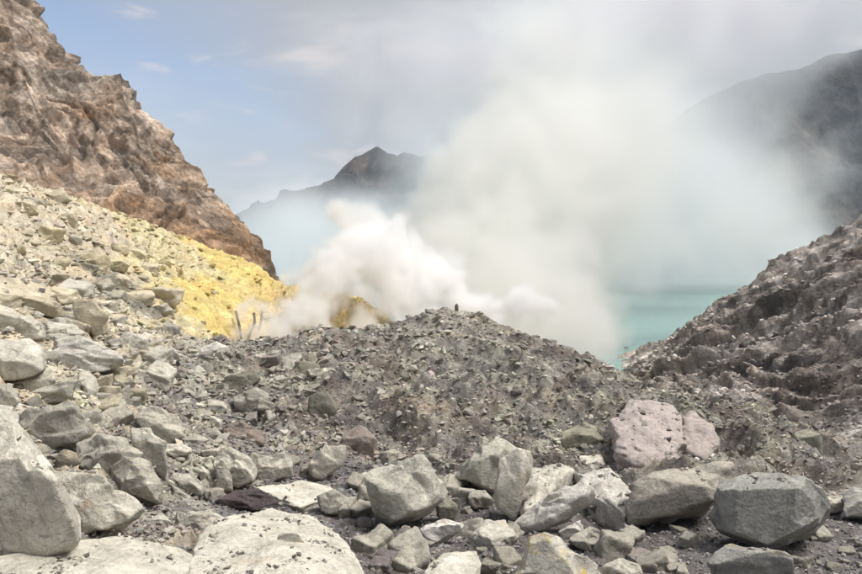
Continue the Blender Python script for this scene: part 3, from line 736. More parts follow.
B([(572,471),(610,466),(638,495),(626,513),(593,494)], 'broad white slab sloping down beside the big tilted slab', WHITE, 's', t=.42, lift=.12, chips=2)
B([(553,457),(600,454),(606,464),(562,466)], 'low flat pale block under the rounded boulder on the mound', PALE, 's', t=.7, lift=.1, chips=1)
B([(559,449),(562,439),(579,421),(600,428),(604,444),(596,452)], 'single rounded olive grey boulder perched on the mound foot', (.31,.30,.235), t=.9, chips=3, sharp=20)
B([(590,505),(606,496),(624,505),(620,518),(600,520)], 'dark coarse lump under the broad white slab', DARK, t=.9, mat=M_rough, rough=.08)
B([(468,499),(471,490),(485,489),(494,500),(491,511),(474,511)], 'small round grey stone between the block and the grey boulder', GREY, t=.9, name='rock', cat='rock', sharp=12, chips=2)
B([(436,499),(447,496),(458,510),(454,521),(437,516)], 'olive grey wedge stone leaning on the white crusted block', (.28,.27,.22), t=.8, name='rock', cat='rock')
B([(421,528),(444,519),(462,525),(458,535),(438,545),(425,538)], 'white topped flat stone alone in the dark gravel', (.60,.58,.55), t=.7, name='rock', cat='rock', chips=2)
B([(415,590),(426,566),(444,552),(478,553),(480,566),(472,590)], 'low half buried pale slab in the gravel below the white topped stone', PALE, 's', t=.35, rough=.05)
B([(505,590),(512,570),(525,542),(545,531),(569,552),(599,566),(608,590)], 'pale slab with a yellow sulphur streak on its sloping top', PALE, t=.6, mat=M_yrock, chips=2, ridge=[(530,556,-.3),(548,545,-.25),(572,566,-.4),(590,585,-.45),(520,585,-.45)])
B([(568,542),(589,527),(611,537),(604,550),(583,552)], 'rounded grey stone beside the big tilted slab', GREY, t=.9)
B([(604,566),(623,558),(639,566),(642,582),(606,584)], 'stone with a bright yellow top in the gravel', MID, t=.8, mat=M_yrock, name='rock', cat='rock')
B([(619,552),(630,546),(641,552),(638,558),(624,558)], 'small brownish flat stone behind the bright yellow topped stone', (.26,.23,.20), t=.7, name='rock', cat='rock')
B([(559,531),(579,521),(583,532),(562,542)], 'small pale chip of slab at the foot of the big tilted slab', WHITE, t=.6, name='rock', cat='rock')
B([(471,533),(485,519),(505,521),(518,535),(491,540)], 'dusty lumpy pale stone half sunk in gravel', PALE, 's', t=.6, rough=.07, name='rock', cat='rock')
# --- the dark boulder and its neighbours
B([(708,511),(719,486),(730,478),(767,469),(798,475),(816,485),(825,502),(825,516),(805,537),(774,552),(727,537)], 'large dark grey boulder with a smooth shaded front and paler flat top', (.29,.288,.268), t=.85,
  ridge=[(722,484,-.30),(747,485,-.42),(770,492,-.47),(804,491,-.40),(816,487,-.22),(811,520,-.40),(772,548,-.46),(728,534,-.42),(712,511,-.25)], chips=1, rough=.016, sharp=45, wob=.03)
B([(628,517),(642,497),(663,481),(690,475),(710,464),(734,466),(729,478),(718,490),(711,507),(700,516),(656,522),(636,527)], 'long warm grey boulder with a humped back against the dark boulder', (.37,.345,.30), t=.75, chips=3)
B([(705,595),(713,556),(730,541),(757,549),(792,567),(800,595)], 'grey slab with a yellow sulphur line below the dark boulder', (.30,.295,.275), t=.6, mat=M_yrock, chips=2)
B([(842,517),(843,495),(852,487),(880,488),(886,521)], 'squared grey block lying in gravel past the dark boulder', (.36,.35,.32), t=.9, chips=2)
B([(821,498),(842,496),(843,512),(825,514)], 'low pale rock between the dark boulder and the squared block', MID, t=.8, name='rock', cat='rock')
B([(793,434),(808,430),(820,444),(822,457),(805,450)], 'smooth olive grey stone sliding off the end of the mound', (.29,.28,.225), t=.8)
B([(620,552),(642,546),(660,557),(657,565),(636,561)], 'thin flat brown grey slab in the gravel', (.28,.25,.23), 's', t=.4, name='rock', cat='rock')
B([(615,420),(628,402),(650,399),(676,408),(685,425),(685,446),(675,458),(645,459),(619,450)], 'pinkish white lumpy outcrop, broad, on the end of the mound', (.52,.455,.425), 's', t=.4, lift=.17, flake=.06, mat=M_rough, rough=.11, wob=.09, chips=4, cat='outcrop', name='outcrop')
B([(682,418),(691,411),(711,424),(718,443),(703,453),(684,443)], 'narrow pinkish white outcrop beside the broad pink one', (.50,.435,.40), 's', t=.45, lift=.14, flake=.06, mat=M_rough, rough=.11, wob=.09, chips=3, cat='outcrop', name='outcrop')
# --- scree slope
SCREE = [([(27,179),(44,175),(62,181),(56,187),(29,182)],'flat overhanging slab high on the scree under the cliff',TAN),([(45,199),(63,188),(71,201),(52,205)],'tan wedge boulder just below the overhanging slab',TAN),
 ([(27,247),(33,242),(60,255),(54,259),(31,251)],'long thin pale slab lying down the open scree',TAN),([(53,270),(61,257),(71,258),(69,265),(58,273)],'cream boulder at the upper end of the grey gully',(.52,.47,.33)),
 ([(99,263),(117,258),(130,264),(125,272),(104,269)],'wide cream boulder above the grey gully',(.54,.48,.32)),([(63,215),(69,213),(77,221),(73,229)],'narrow tan stone standing out of the scree below the cliff',TAN),
 ([(154,265),(166,256),(175,264),(169,270)],'cream block where the scree turns yellow',(.56,.49,.30)),([(178,281),(182,267),(192,275),(188,283)],'upright yellow boulder on the sulphur slope',YEL),
 ([(124,248),(138,249),(148,259),(132,260)],'low cream boulder under the rust orange cliff',(.52,.46,.32)),([(140,287),(154,282),(156,296),(147,297)],'pale yellow boulder beside the grey gully',YEL)]
for O, l, c in SCREE: B(O, l, c, t=.8, chips=4)
# --- upright stone on the crest
yy = np.linspace(24, 31, 200); tops = zg((456.5 - CX) / F * yy, yy) / yy; dcr = yy[tops.argmax()]
vrow = CY - F * math.tan(math.atan(tops.max()) + PITCH) + 1.0
B([(455,vrow),(454.9,vrow-6),(456.6,vrow-8),(458.2,vrow-6),(458.2,vrow)], 'small upright brown stone standing alone on the crest of the mound', (.20,.15,.11), t=.9, chips=2, d=float(dcr), name='rock', cat='rock', sub=3)
print('boulders', NB[0], time.time() - T0)

# ------------------------------------------------------------------ loose rocks: single things that share a few shapes
TEMPL = []
for k in range(14):
    rg = np.random.default_rng(900 + k)
    Pp = np.array([(a, b, c) for a in (-1, 1) for b in (-1, 1) for c in (-1, 1)], float) * rg.uniform(.45, 1.0, (8, 3))
    V, f = stone(Pp * np.array([1, rg.uniform(.65, 1), rg.uniform(.5, .8)]), 4, 900 + k, 100, .04, 4, .035)
    V = V - [0, 0, V[:, 2].min() * .72]
    TEMPL.append(mesh_np('rock', V, f, True))
    TEMPL[-1].materials.append(M_rock)
def inside(px, py):
    for O in POLYS:
        c = False; j = len(O) - 1
        for i in range(len(O)):
            if (O[i, 1] > py) != (O[j, 1] > py) and px < (O[j, 0] - O[i, 0]) * (py - O[i, 1]) / (O[j, 1] - O[i, 1]) + O[i, 0]: c = not c
            j = i
        if c: return True
    return False
def scatter(n, box, s0, s1, label, group, cols, test=None, pw=2.2):
    k = 0; tries = 0
    while k < n and tries < n * 12:
        tries += 1
        px, py = rng.uniform(box[0], box[2]), rng.uniform(box[1], box[3])
        if test and not test(px, py): continue
        size = s0 + (s1 - s0) * rng.random() ** pw
        if inside(px, py) or inside(px, py - size * .5): continue
        p = hit(px, py)[0]; r = size * .5 * p[1] / F
        o = bpy.data.objects.new('rock', TEMPL[rng.integers(len(TEMPL))]); COL.objects.link(o)
        o.location = (p[0], p[1], zg(p[0], p[1]) - r * .12)
        o.scale = (r * rng.uniform(.9, 1.3), r * rng.uniform(.8, 1.2), r * rng.uniform(.8, 1.2))
        o.rotation_euler = (rng.uniform(-.4, .4), rng.uniform(-.4, .4), rng.uniform(0, 6.28))
        c = np.array(cols[rng.integers(len(cols))]) * rng.uniform(.82, 1.15)
        o.color = (*c, 1)
        tag(o, label, 'rock', group); k += 1
scatter(52, (0, 292, 170, 560), 14, 40, 'weathered pale stone filling gaps between the big boulders of the scree foot', 'stones of the scree foot', [PALE, MID, TAN, GREY], None, 1.3)
scatter(92, (95, 358, 330, 505), 8, 24, 'loose grey stone in the rubble heap between scree and mound', 'stones of the rubble heap', [MID, GREY, PALE, (.30,.27,.25)], None, 1.6)
scatter(52, (0, 195, 215, 345), 9, 28, 'cream coloured stone lying on the open scree', 'stones on the scree', [TAN, (.47,.43,.32), (.40,.375,.30), (.52,.46,.31)], lambda x, y: y > 192 + x * .36 and x < 150 + (y > 325) * 60)
scatter(9, (160, 265, 280, 340), 5, 13, 'yellow crusted stone on the sulphur slope', 'stones on the sulphur slope', [YEL, (.62,.52,.24), (.52,.46,.28)], lambda x, y: y < 345 - (x - 160) * .05)
scatter(26, (215, 462, 680, 574), 22, 46, 'broken pale block wedged among the slabs at the gravel edge', 'broken blocks among the slabs', [PALE, MID, WHITE, (.50,.47,.40)], None, 1.4)
scatter(78, (350, 495, 862, 574), 8, 30, 'small stone half sunk in the dark gravel', 'stones in the gravel', [GREY, MID, PALE, (.28,.25,.245)], None, 1.9)
scatter(34, (240, 345, 800, 465), 6, 17, 'dusty grey brown stone on the flank of the mound', 'stones on the mound', [DARK, GREY, (.26,.24,.19), (.24,.19,.165)], lambda x, y: y > 330 + max(0, x - 480) * .42)
print('rocks', time.time() - T0)

# ------------------------------------------------------------------ gravel and chips: nobody could count them
def chip_shapes(n, seed):
    rg = np.random.default_rng(seed); out = []
    for k in range(n):
        P = rg.normal(size=(9, 3)); P /= np.linalg.norm(P, axis=1)[:, None]; P *= np.array([1, .8, .62]) * rg.uniform(.75, 1.05, (9, 1))
        bm = bmesh.new(); vs = [bm.verts.new(p) for p in P]; r = bmesh.ops.convex_hull(bm, input=vs)
        loose = [v for v in bm.verts if not v.link_faces]
        bmesh.ops.delete(bm, geom=loose, context='VERTS'); bm.verts.index_update(); bmesh.ops.recalc_face_normals(bm, faces=bm.faces)
        out.append((np.array([v.co[:] for v in bm.verts]), np.array([[v.index for v in f.verts] for f in bm.faces]))); bm.free()
    return out
SH = chip_shapes(14, 77)
def build_chips(name, label, x, y, z, s, col, rg, flat=.75):
    n = len(x)
    ids = rg.integers(len(SH), size=n); Vs, Fs, Cs, base = [], [], [], 0
    for i, (V, f) in enumerate(SH):
        q = np.where(ids == i)[0]; m = len(q)
        if not m: continue
        a, b = rg.uniform(0, 2 * math.pi, m), rg.uniform(-.5, .5, m)
        ca, sa, cb, sb = np.cos(a), np.sin(a), np.cos(b), np.sin(b)
        st = np.stack([rg.uniform(.8, 1.4, m), rg.uniform(.7, 1.2, m), rg.uniform(.6, 1.1, m) * flat / .75], -1) * s[q, None]
        L = V[None] * st[:, None]
        X1 = L[..., 0] * cb[:, None] + L[..., 2] * sb[:, None]; Z1 = -L[..., 0] * sb[:, None] + L[..., 2] * cb[:, None]
        X2 = X1 * ca[:, None] - L[..., 1] * sa[:, None]; Y2 = X1 * sa[:, None] + L[..., 1] * ca[:, None]
        P = np.stack([X2 + x[q, None], Y2 + y[q, None], Z1 + (z[q] + s[q] * .22)[:, None]], -1)
        Vs.append(P.reshape(-1, 3)); Fs.append((f[None] + (base + np.arange(m) * len(V))[:, None, None]).reshape(-1, 3))
        Cs.append(np.repeat(col[q], len(V), 0)); base += m * len(V)
    me = mesh_np(name, np.concatenate(Vs), np.concatenate(Fs), False, np.concatenate(Cs))
    return tag(link(name, me, M_chip), label, None, None, 'stuff')
def grit():
    rg = np.random.default_rng(5); X = []; S_ = []
    for V, f, per in SLABS:
        A = V[f]; nr = np.cross(A[:, 1] - A[:, 0], A[:, 2] - A[:, 0]); ar = np.linalg.norm(nr, axis=1); up = nr[:, 2] / np.maximum(ar, 1e-12)
        c = A.mean(1)
        m = fbm2(c[:, 0] * 2.2, c[:, 1] * 2.2, 4, .6, 3.0)
        pr = ar * (up > .8) * np.clip(m * 3 - .55, 0.003, 1) / per ** 2
        k = int(min(900, pr.sum() * .018)); pr = pr / pr.sum()
        q = rg.choice(len(f), k, p=pr); w = rg.dirichlet((1, 1, 1), k)
        X.append((A[q] * w[..., None]).sum(1)); S_.append((1.4 + 9.0 * rg.random(k) ** 3) * per * .5)
    X = np.concatenate(X); S_ = np.concatenate(S_); n = len(X)
    col = np.where(rg.random((n, 1)) < .5, np.array([(.17, .15, .14)]), np.array([(.36, .34, .29)])) * rg.uniform(.7, 1.25, (n, 1))
    build_chips('grit', 'dark grit scattered over the pale slabs', X[:, 0], X[:, 1], X[:, 2], S_, col, rg)
def chips(name, label, n, ulo, uhi, ylo, yhi, s0, s1, keep, colfn, seed, flat=.75, pw=3.2):
    rg = np.random.default_rng(seed)
    u = rg.uniform(ulo, uhi, n); y = np.exp(rg.uniform(math.log(ylo), math.log(yhi), n)); x = u * y
    w = zones(x, y); k = rg.random(n) < keep(w, x, y); x, y, w = x[k], y[k], w[k]; n = len(x)
    z = zg(x, y); ok = z > LAKE_Z - .5
    x, y, z, w = x[ok], y[ok], z[ok], w[ok]; n = len(x)
    s = (s0 + (s1 - s0) * rg.random(n) ** pw) * y / F * .5
    col = colfn(w, rg, n, x, y)
    return build_chips(name, label, x, y, z, s, col, rg, flat)
zk = {k: i for i, k in enumerate(ZK)}
def zcol(w, rg, n, x, y, lo=.7, hi=1.5, extra=None):
    c = colr[np.clip(np.searchsorted(xs, x), 0, len(xs) - 1), np.clip(np.searchsorted(ys, y), 0, len(ys) - 1)]
    c = c * rg.uniform(lo, hi, (n, 1)) * (1 + rg.normal(0, .04, (n, 3)))
    if extra is not None:
        e = rg.random(n) < extra[0]; c[e] = np.array(extra[1]) * rg.uniform(.75, 1.2, (e.sum(), 1))
    return np.clip(c, .02, .8)
chips('gravel', 'dark grey gravel spread between the boulders', 42000, -.72, .72, 6, 19, 1.6, 8, lambda w, x, y: w[:, zk['B']] + .9 * w[:, zk['C']] + .35 * w[:, zk['M']] + .4 * w[:, zk['S']],
      lambda w, rg, n, x, y: zcol(w, rg, n, x, y, .6, 1.9, (.28, (.37, .35, .325))), 21)
chips('rubble', 'coarse dusty rubble covering the mound', 24000, -.45, .66, 14, 34, 1.4, 6.5, lambda w, x, y: w[:, zk['M']] + w[:, zk['C']],
      lambda w, rg, n, x, y: zcol(w, rg, n, x, y, .8, 1.5, (.16, (.33, .305, .25))), 22)
chips('rubble', 'cream rubble covering the scree slope', 21000, -.75, -.2, 8, 78, 1.8, 13, lambda w, x, y: w[:, zk['S']] + .6 * w[:, zk['y']] + .08 * w[:, zk['Y']] + .25 * w[:, zk['G']] + .5 * w[:, zk['C']],
      lambda w, rg, n, x, y: zcol(w, rg, n, x, y, .75, 1.25), 23, .6)
def slope_blocks():
    rg = np.random.default_rng(24); w_ = (wz['R'] > .6) & (GY > 22) & (GX / GY < .74) & (PZ > LAKE_Z + .5) & (GY < 106)
    q = np.where(w_.ravel())[0]; pr = 1 / np.hypot(GX, GY).ravel()[q] ** .5; q = rg.choice(q, 15000, p=pr / pr.sum()); n = len(q)
    x, y, z = PX.ravel()[q], PY.ravel()[q], PZ.ravel()[q]; sz = (1.6 + 8.5 * rg.random(n) ** 3) * y / F * .5
    build_chips('rubble', 'dark rubble on the craggy slope above the lake', x, y, z - sz * .3, sz, np.clip(colr.reshape(-1, 3)[q] * rg.uniform(.75, 1.4, (n, 1)), .02, .8), rg, .8)
slope_blocks()
chips('rubble', 'broken grey stones heaped between scree and mound', 13000, -.72, -.06, 5.5, 31, 4, 15, lambda w, x, y: w[:, zk['C']] + .7 * w[:, zk['S']] + .25 * w[:, zk['M']],
      lambda w, rg, n, x, y: zcol(w, rg, n, x, y, .9, 1.5, (.5, (.36, .335, .285))), 25, .75, 2.0)
chips('rubble', 'pale crusted lumps standing out of the mound', 9500, -.42, .66, 14, 34, 3.0, 15, lambda w, x, y: (w[:, zk['M']] + .3 * w[:, zk['C']]) * np.clip(.4 + 1.4 * fbm2(x * .8 + 3, y * .8, 4, .6), 0, 1),
      lambda w, rg, n, x, y: zcol(w, rg, n, x, y, .8, 1.4, (.35, (.34, .32, .26))), 26, .9, 2.6)
grit()
print('chips', time.time() - T0)

# ------------------------------------------------------------------ sulphur pipes at the vents
def make_pipe_mat():
    m, nt, b = mat_new('scorched_pipe'); set_bsdf(b, .7, .3)
    geo = nd(nt, 'ShaderNodeNewGeometry')
    n1 = noise(nt, geo.outputs['Position'], 3, 6, .65)
    nt.links.new(mixc(nt, rampf(nt, n1, .5, .7), (.035, .032, .035), (.14, .10, .06)), b.inputs['Base Color'])
    bump(nt, b, [(n1, .03, .5)])
    return m
M_pipe = make_pipe_mat()
def tube(P, r, seg=12):
    P = np.asarray(P, float); V = []
    for i, p in enumerate(P):
        t = Vector(P[min(i + 1, len(P) - 1)] - P[max(i - 1, 0)]).normalized()
        a = t.orthogonal().normalized(); b = t.cross(a)
        for k in range(seg):
            q = 2 * math.pi * k / seg; V.append(np.array(p) + r * (math.cos(q) * np.array(a) + math.sin(q) * np.array(b)))
    f = [[i * seg + k, i * seg + (k + 1) % seg, (i + 1) * seg + (k + 1) % seg, (i + 1) * seg + k] for i in range(len(P) - 1) for k in range(seg)]
    return np.array(V), np.array(f)
def pipe(pix, d0, d1, r, label):
    pix = np.array(pix, float); g = np.array([at(x, y, d) for (x, y), d in zip(pix, np.linspace(d0, d1, len(pix)))])
    root = bpy.data.objects.new('sulphur_pipe', None); COL.objects.link(root); root.location = tuple(g[0])
    tag(root, label, 'pipe', 'scorched sulphur pipes')
    t = np.linspace(0, 1, 9); P = np.stack([np.interp(t, np.linspace(0, 1, len(g)), g[:, k]) for k in range(3)], -1) - g[0]
    V, f = tube(P, r); link('pipe_wall', mesh_np('pipe_wall', V, f, True), M_pipe, parent=root)
    V, f = tube(P, r * .8); link('pipe_bore', mesh_np('pipe_bore', V, f[:, ::-1], True), M_pipe, parent=root)
    for i in (2, 5, 8):
        s = P[i] - P[i - 1]; s = s / np.linalg.norm(s)
        V, f = tube([P[i] - s * .09, P[i] + s * .03], r * 1.28); link('collar', mesh_np('collar', V, f, True), M_pipe, parent=root)
pipe([(242,350),(241,338),(239,324),(236,312)], 44.5, 49.5, .085, 'longest dark scorched pipe climbing the sulphur slope')
pipe([(246,347),(250,334),(255,322),(254,314)], 45.0, 50.0, .09, 'bent dark pipe next to the longest pipe in the steam')
pipe([(259,330),(261,322),(262,312)], 48.0, 51.0, .08, 'short stub of dark pipe poking out of the steam')

# ------------------------------------------------------------------ scraps of litter
def scrap(px, py, s, c, label):
    m, nt, b = mat_new('plastic_scrap'); b.inputs['Base Color'].default_value = (*c, 1); b.inputs['Roughness'].default_value = .5
    p = hit(px, py)[0]; n = 6; a, b_ = np.meshgrid(np.linspace(-1, 1, n), np.linspace(-.6, .6, n), indexing='ij')
    h = .5 * np.abs(fbm2(a * 1.3 + px, b_ * 1.7, 3)) + .2
    V = np.stack([a * s, b_ * s + .1 * s * a * a, h * s], -1).reshape(-1, 3)
    bot = V - [0, 0, .06 * s]; f = grid_faces(n, n)
    edge = [i * n for i in range(n)] + [(n - 1) * n + j for j in range(1, n)] + [i * n + n - 1 for i in range(n - 2, -1, -1)] + list(range(n - 2, 0, -1))
    k = n * n; side = [[edge[i], edge[(i + 1) % len(edge)], edge[(i + 1) % len(edge)] + k, edge[i] + k] for i in range(len(edge))]
    me = mesh_np('litter_scrap', np.r_[V, bot], np.r_[f, f[:, ::-1] + k, side], True)
    tag(link('litter_scrap', me, m, (p[0], p[1], float(zg(p[0], p[1])) + .03)), label, 'litter')
scrap(634, 534, .035, (.03, .30, .27), 'crumpled teal plastic scrap on the dark gravel')
scrap(836, 537, .025, (.55, .05, .03), 'small red plastic scrap by the dark boulder')
scrap(401, 546, .03, (.05, .33, .50), 'tiny blue plastic scrap in the gravel')

# ------------------------------------------------------------------ steam: density worked out on a grid, shown through a volume
def volume(name, label, mn, mx, vox, dens_fn, scale, color, aniso):
    mn = np.array(mn, float); n = np.ceil((np.array(mx) - mn) / vox).astype(int) + 1; mx = mn + (n - 1) * vox
    G = np.stack(np.meshgrid(*[mn[i] + np.arange(n[i]) * vox for i in range(3)], indexing='ij'), -1)
    D = np.clip(dens_fn(G), 0, None)
    for ax in range(3):                                             # closes to nothing at the edge of the grid
        i = np.minimum(np.arange(n[ax]), np.arange(n[ax])[::-1]); s = [1, 1, 1]; s[ax] = -1
        D = D * np.clip((i / 4.0), 0, 1).reshape(s)
    me = bpy.data.meshes.new(name)
    me.vertices.add(int(n.prod()))
    me.vertices.foreach_set('co', G.astype(np.float32).ravel())
    a = me.attributes.new('density_value', 'FLOAT', 'POINT'); a.data.foreach_set('value', D.astype(np.float32).ravel())
    m = bpy.data.materials.new(name); m.use_nodes = True; nt = m.node_tree; nt.nodes.remove(nt.nodes['Principled BSDF'])
    v = nt.nodes.new('ShaderNodeVolumePrincipled'); v.inputs['Color'].default_value = (*color, 1); v.inputs['Anisotropy'].default_value = aniso
    v.inputs['Density'].default_value = scale
    nt.links.new(v.outputs[0], nt.nodes['Material Output'].inputs['Volume'])
    me.materials.append(m)
    g = bpy.data.node_groups.new(name + '_grid', 'GeometryNodeTree')
    g.interface.new_socket('Geometry', in_out='INPUT', socket_type='NodeSocketGeometry'); g.interface.new_socket('Geometry', in_out='OUTPUT', socket_type='NodeSocketGeometry')
    N, L = g.nodes, g.links
    gi, go, vc = N.new('NodeGroupInput'), N.new('NodeGroupOutput'), N.new('GeometryNodeVolumeCube')
    for i, k in enumerate(('Resolution X', 'Resolution Y', 'Resolution Z')): vc.inputs[k].default_value = int(n[i])
    vc.inputs['Min'].default_value = tuple(mn); vc.inputs['Max'].default_value = tuple(mx)
    na = N.new('GeometryNodeInputNamedAttribute'); na.data_type = 'FLOAT'; na.inputs[0].default_value = 'density_value'
    si = N.new('GeometryNodeSampleIndex'); si.data_type = 'FLOAT'; si.domain = 'POINT'
    pos = N.new('GeometryNodeInputPosition')
    def vm(op, val=None):
        q = N.new('ShaderNodeVectorMath'); q.operation = op
        if val is not None: q.inputs[1].default_value = val
        return q
    ch = [pos, vm('SUBTRACT', tuple(mn)), vm('DIVIDE', (vox,) * 3), vm('ADD', (.5,) * 3), vm('FLOOR'), vm('DOT_PRODUCT', (int(n[1] * n[2]), int(n[2]), 1))]
    for p_, q_ in zip(ch, ch[1:]): L.new(p_.outputs[0], q_.inputs[0])
    L.new(gi.outputs[0], si.inputs['Geometry']); L.new(na.outputs[0], si.inputs['Value']); L.new(ch[-1].outputs['Value'], si.inputs['Index'])
    L.new(si.outputs[0], vc.inputs['Density'])
    st = N.new('GeometryNodeSetMaterial'); st.inputs['Material'].default_value = m
    L.new(vc.outputs[0], st.inputs[0]); L.new(st.outputs[0], go.inputs[0])
    o = bpy.data.objects.new(name, me); COL.objects.link(o)
    o.modifiers.new('grid', 'NODES').node_group = g
    print(name, n, n.prod(), 'occupied', round(float((D > 0).mean()), 3), time.time() - T0)
    return tag(o, label, None, None, 'stuff')
def blobs(G, lst):
    """soft union of round puffs given as pixel, distance, radius in pixels and weight"""
    out = np.zeros(G.shape[:3])
    for px, py, d, r, w in lst:
        c = at(px, py, d); R = r * d / F
        q = np.sqrt(((G - c) ** 2).sum(-1)) / R
        out = np.maximum(out, w * (1 - q))
    return out
def turb(G, lst):
    """pushes places about by noise at several scales so that puffs tear and curl"""
    out = G.copy()
    for A, f, off in lst:
        for i in range(3):
            out[..., i] += A * perlin3(G[..., 0] * f + off + 31.7 * i, G[..., 1] * f - off, G[..., 2] * f + 12.1 * i)
    return out
def sparse(G, lst, pad, fn):
    """works the costly field out only where a puff is near"""
    near = blobs(G, [(px, py, d, r * (1 + pad), 1.0) for px, py, d, r, w in lst]) > 0
    D = np.zeros(G.shape[:3]); D[near] = fn(G[near][:, None, None, :])[:, 0, 0]
    return D
def billow(G, f, o, off=0.0, gain=.5):
    s, a, tot = 0, 1.0, 0
    for i in range(o):
        s = s + a * np.abs(perlin3(G[..., 0] * f + off, G[..., 1] * f + off * .7, G[..., 2] * f - off)) ; tot += a; a *= gain; f *= 2.05
    return s / tot
MAIN = [(735,200,130,85,.65),(775,185,134,80,.55),(750,240,134,60,.55),(690,255,122,55,.6),(800,215,136,55,.5),(446,165,92,36,.95),(425,225,86,40,.9),(400,270,80,55,.8),(380,245,82,45,.7),(430,250,84,60,.9),(350,280,80,40,.6),(520,330,72,70,1.0),(545,335,78,55,1.0),(570,310,84,48,.9),(490,300,78,70,1),(530,260,90,95,1.1),(480,225,90,80,1.1),(560,215,96,110,1.1),(590,265,96,75,1.0),(500,165,98,85,1.0),(570,150,104,110,1.0),
        (630,190,120,95,.85),(625,240,126,70,.8),(480,130,104,60,.9),(540,95,110,100,.8),(630,110,112,100,.75),(690,160,128,75,.6),(450,200,88,55,1.0),(430,200,86,35,.9),(690,215,132,70,.5),(460,260,82,60,.9),(430,300,78,60,.8),(560,50,112,100,.6),(650,60,120,95,.6),(620,10,122,80,.5)]
def main_d(G):
    b = blobs(turb(G, [(7, .05, 3), (3.2, .13, 9), (1.3, .36, 4)]), MAIN)
    n = billow(G, .085, 4, 3.0, .6)
    x = b - .95 * n + .06
    hgt = np.clip((G[..., 2] - 5) / 30, 0, 1)
    rt = sm(8, 45, G[..., 0])
    return np.clip(x * (4.6 - 3.2 * rt), 0, 1) * (1 - .45 * hgt) * (1 - .55 * rt)
volume('steam', 'thick grey white steam column rising from behind the mound', (-22, 62, -24), (88, 156, 44), .9, lambda G: sparse(G, MAIN, .35, main_d), .2, (.980, .976, .955), .3)
PUFF = [(330,318,55,17,1),(318,298,56,16,.9),(372,325,55,17,1),(252,318,47.5,11,1.0),(345,312,54,12,.8),(362,302,61,20,.9),(380,305,62,18,.9),(254,330,46.5,13,.9),(270,318,48,16,.9),(292,328,47,18,.9),(312,312,50,22,1),(340,290,53,24,1),(365,272,55,26,1),(400,240,60,24,.8),(420,275,60,28,1),(455,312,60,22,.9),(430,322,57,20,.9),(310,258,56,14,.6),(262,335,47,16,1),(280,322,48,20,1),(300,305,49,22,1.1),(285,340,46,16,.9),(320,290,51,22,1.1),(330,268,53,28,1.1),(355,250,55,34,1.1),(375,235,58,30,1),(345,225,60,24,.8),(395,265,58,34,1),(385,290,56,30,1),(370,318,54,22,1),(345,335,50,18,.9),(320,330,49,16,.8),
        (410,300,58,30,1),(400,325,55,22,.9),(440,285,62,32,1),(250,325,49,9,.8),(300,275,53,16,.8),(495,308,60,20,1),(525,305,60,24,1.1),(545,312,62,18,.9),(505,325,58,14,.9),(470,300,62,26,.9)]
def puff_d(G):
    b = blobs(turb(G, [(2.2, .16, 2), (1.1, .42, 7), (.5, 1.1, 5), (.22, 2.6, 1)]), PUFF)
    n = billow(G, .34, 4, 8.0, .62)
    return np.clip((b - .9 * n + .02) * 2.4, 0, 1) + .05 * sm(0, .6, b)
volume('steam', 'bright white puffs of steam bursting from the sulphur vents', (-14.5, 42, -8.5), (13, 67, 5), .22, lambda G: sparse(G, PUFF, .8, puff_d), 1.2, (.9995, .9995, .999), .25)
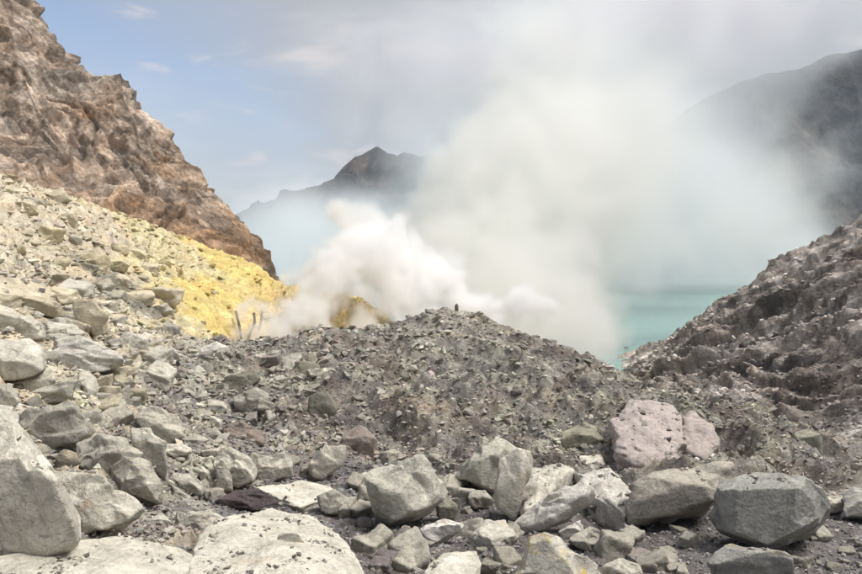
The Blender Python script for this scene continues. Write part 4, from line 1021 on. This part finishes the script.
VEIL = [(740,283,300,30,1.7),(790,283,300,30,1.7),(690,282,300,30,1.7),(760,277,255,26,1.5),(810,277,255,26,1.5),(710,277,255,26,1.5),(640,275,255,40,1.5),(740,145,300,110,.36),(775,215,290,80,.7),(725,262,270,50,1.3),(800,268,250,50,1.1),(270,272,250,50,1.2),(330,262,230,50,1.1),(230,262,330,60,.8),(300,240,385,70,1.0),(355,228,380,55,.9),(265,255,385,70,1.0),(730,258,270,36,1.0),(300,270,220,60,1.0),(360,282,200,60,1.1),(420,280,190,60,1.1),(620,20,265,90,.8),(690,45,270,85,.7),(500,30,255,80,.5),(380,260,200,70,.8),(330,280,150,40,.6),(330,250,330,90,.8),(290,260,330,100,.9),(400,245,300,80,.9),(430,215,280,50,.6),(500,160,260,140,1.0),(600,120,260,150,1.0),(690,190,270,120,.9),(750,225,280,85,.9),(640,235,280,110,1.0),(700,120,270,75,.7),(800,240,290,60,.9),(820,180,290,70,.4),(560,50,250,120,.7),(680,50,260,110,.7),(460,60,250,90,.45),(230,265,320,60,.6),(770,255,260,40,.7),(690,255,230,55,.7)]
def veil_d(G):
    b = blobs(G, VEIL)
    n = billow(G, .016, 4, 5.0, .55)
    return np.clip((b - .55 * n) * 1.6, 0, 1)
volume('steam', 'thin drifting steam veil over the lake and the far rim', (-140, 125, -46), (215, 420, 128), 5.0, veil_d, .042, (.986, .988, .993), .25)

SMOKE = [(360,95,190,50,.6),(430,85,190,60,.8),(500,70,185,75,.9),(580,55,185,85,1),(670,45,190,85,1),(760,40,195,80,.8),(840,25,200,70,.7),(480,130,180,45,.7),(620,110,185,70,.8),(720,100,190,60,.6)]
def smoke_d(G):
    b = blobs(turb(G, [(14, .02, 3), (6, .055, 9)]), SMOKE)
    return np.clip((b - .7 * billow(G, .03, 4, 6.0, .6) + .05) * 2.0, 0, 1)
volume('smoke', 'grey mauve smoke layer drifting above the steam column', (-40, 135, 8), (150, 240, 92), 2.6, lambda G: sparse(G, SMOKE, .4, smoke_d), .085, (.86, .84, .865), .2)

# ------------------------------------------------------------------ haze
def haze(density):
    bm = bmesh.new(); bmesh.ops.create_cube(bm, size=1)
    for v in bm.verts: v.co = Vector((v.co.x * 14000, v.co.y * 14000, -45 if v.co.z < 0 else 190))
    me = bpy.data.meshes.new('haze'); bm.to_mesh(me); bm.free()
    m = bpy.data.materials.new('haze'); m.use_nodes = True; nt = m.node_tree; nt.nodes.remove(nt.nodes['Principled BSDF'])
    v = nt.nodes.new('ShaderNodeVolumePrincipled'); v.inputs['Color'].default_value = (.80, .88, .98, 1); v.inputs['Density'].default_value = density
    nt.links.new(v.outputs[0], nt.nodes['Material Output'].inputs['Volume'])
    tag(link('haze', me, m), 'thin pale air between the rims', None, None, 'stuff')
haze(.0002)
print('done', time.time() - T0)
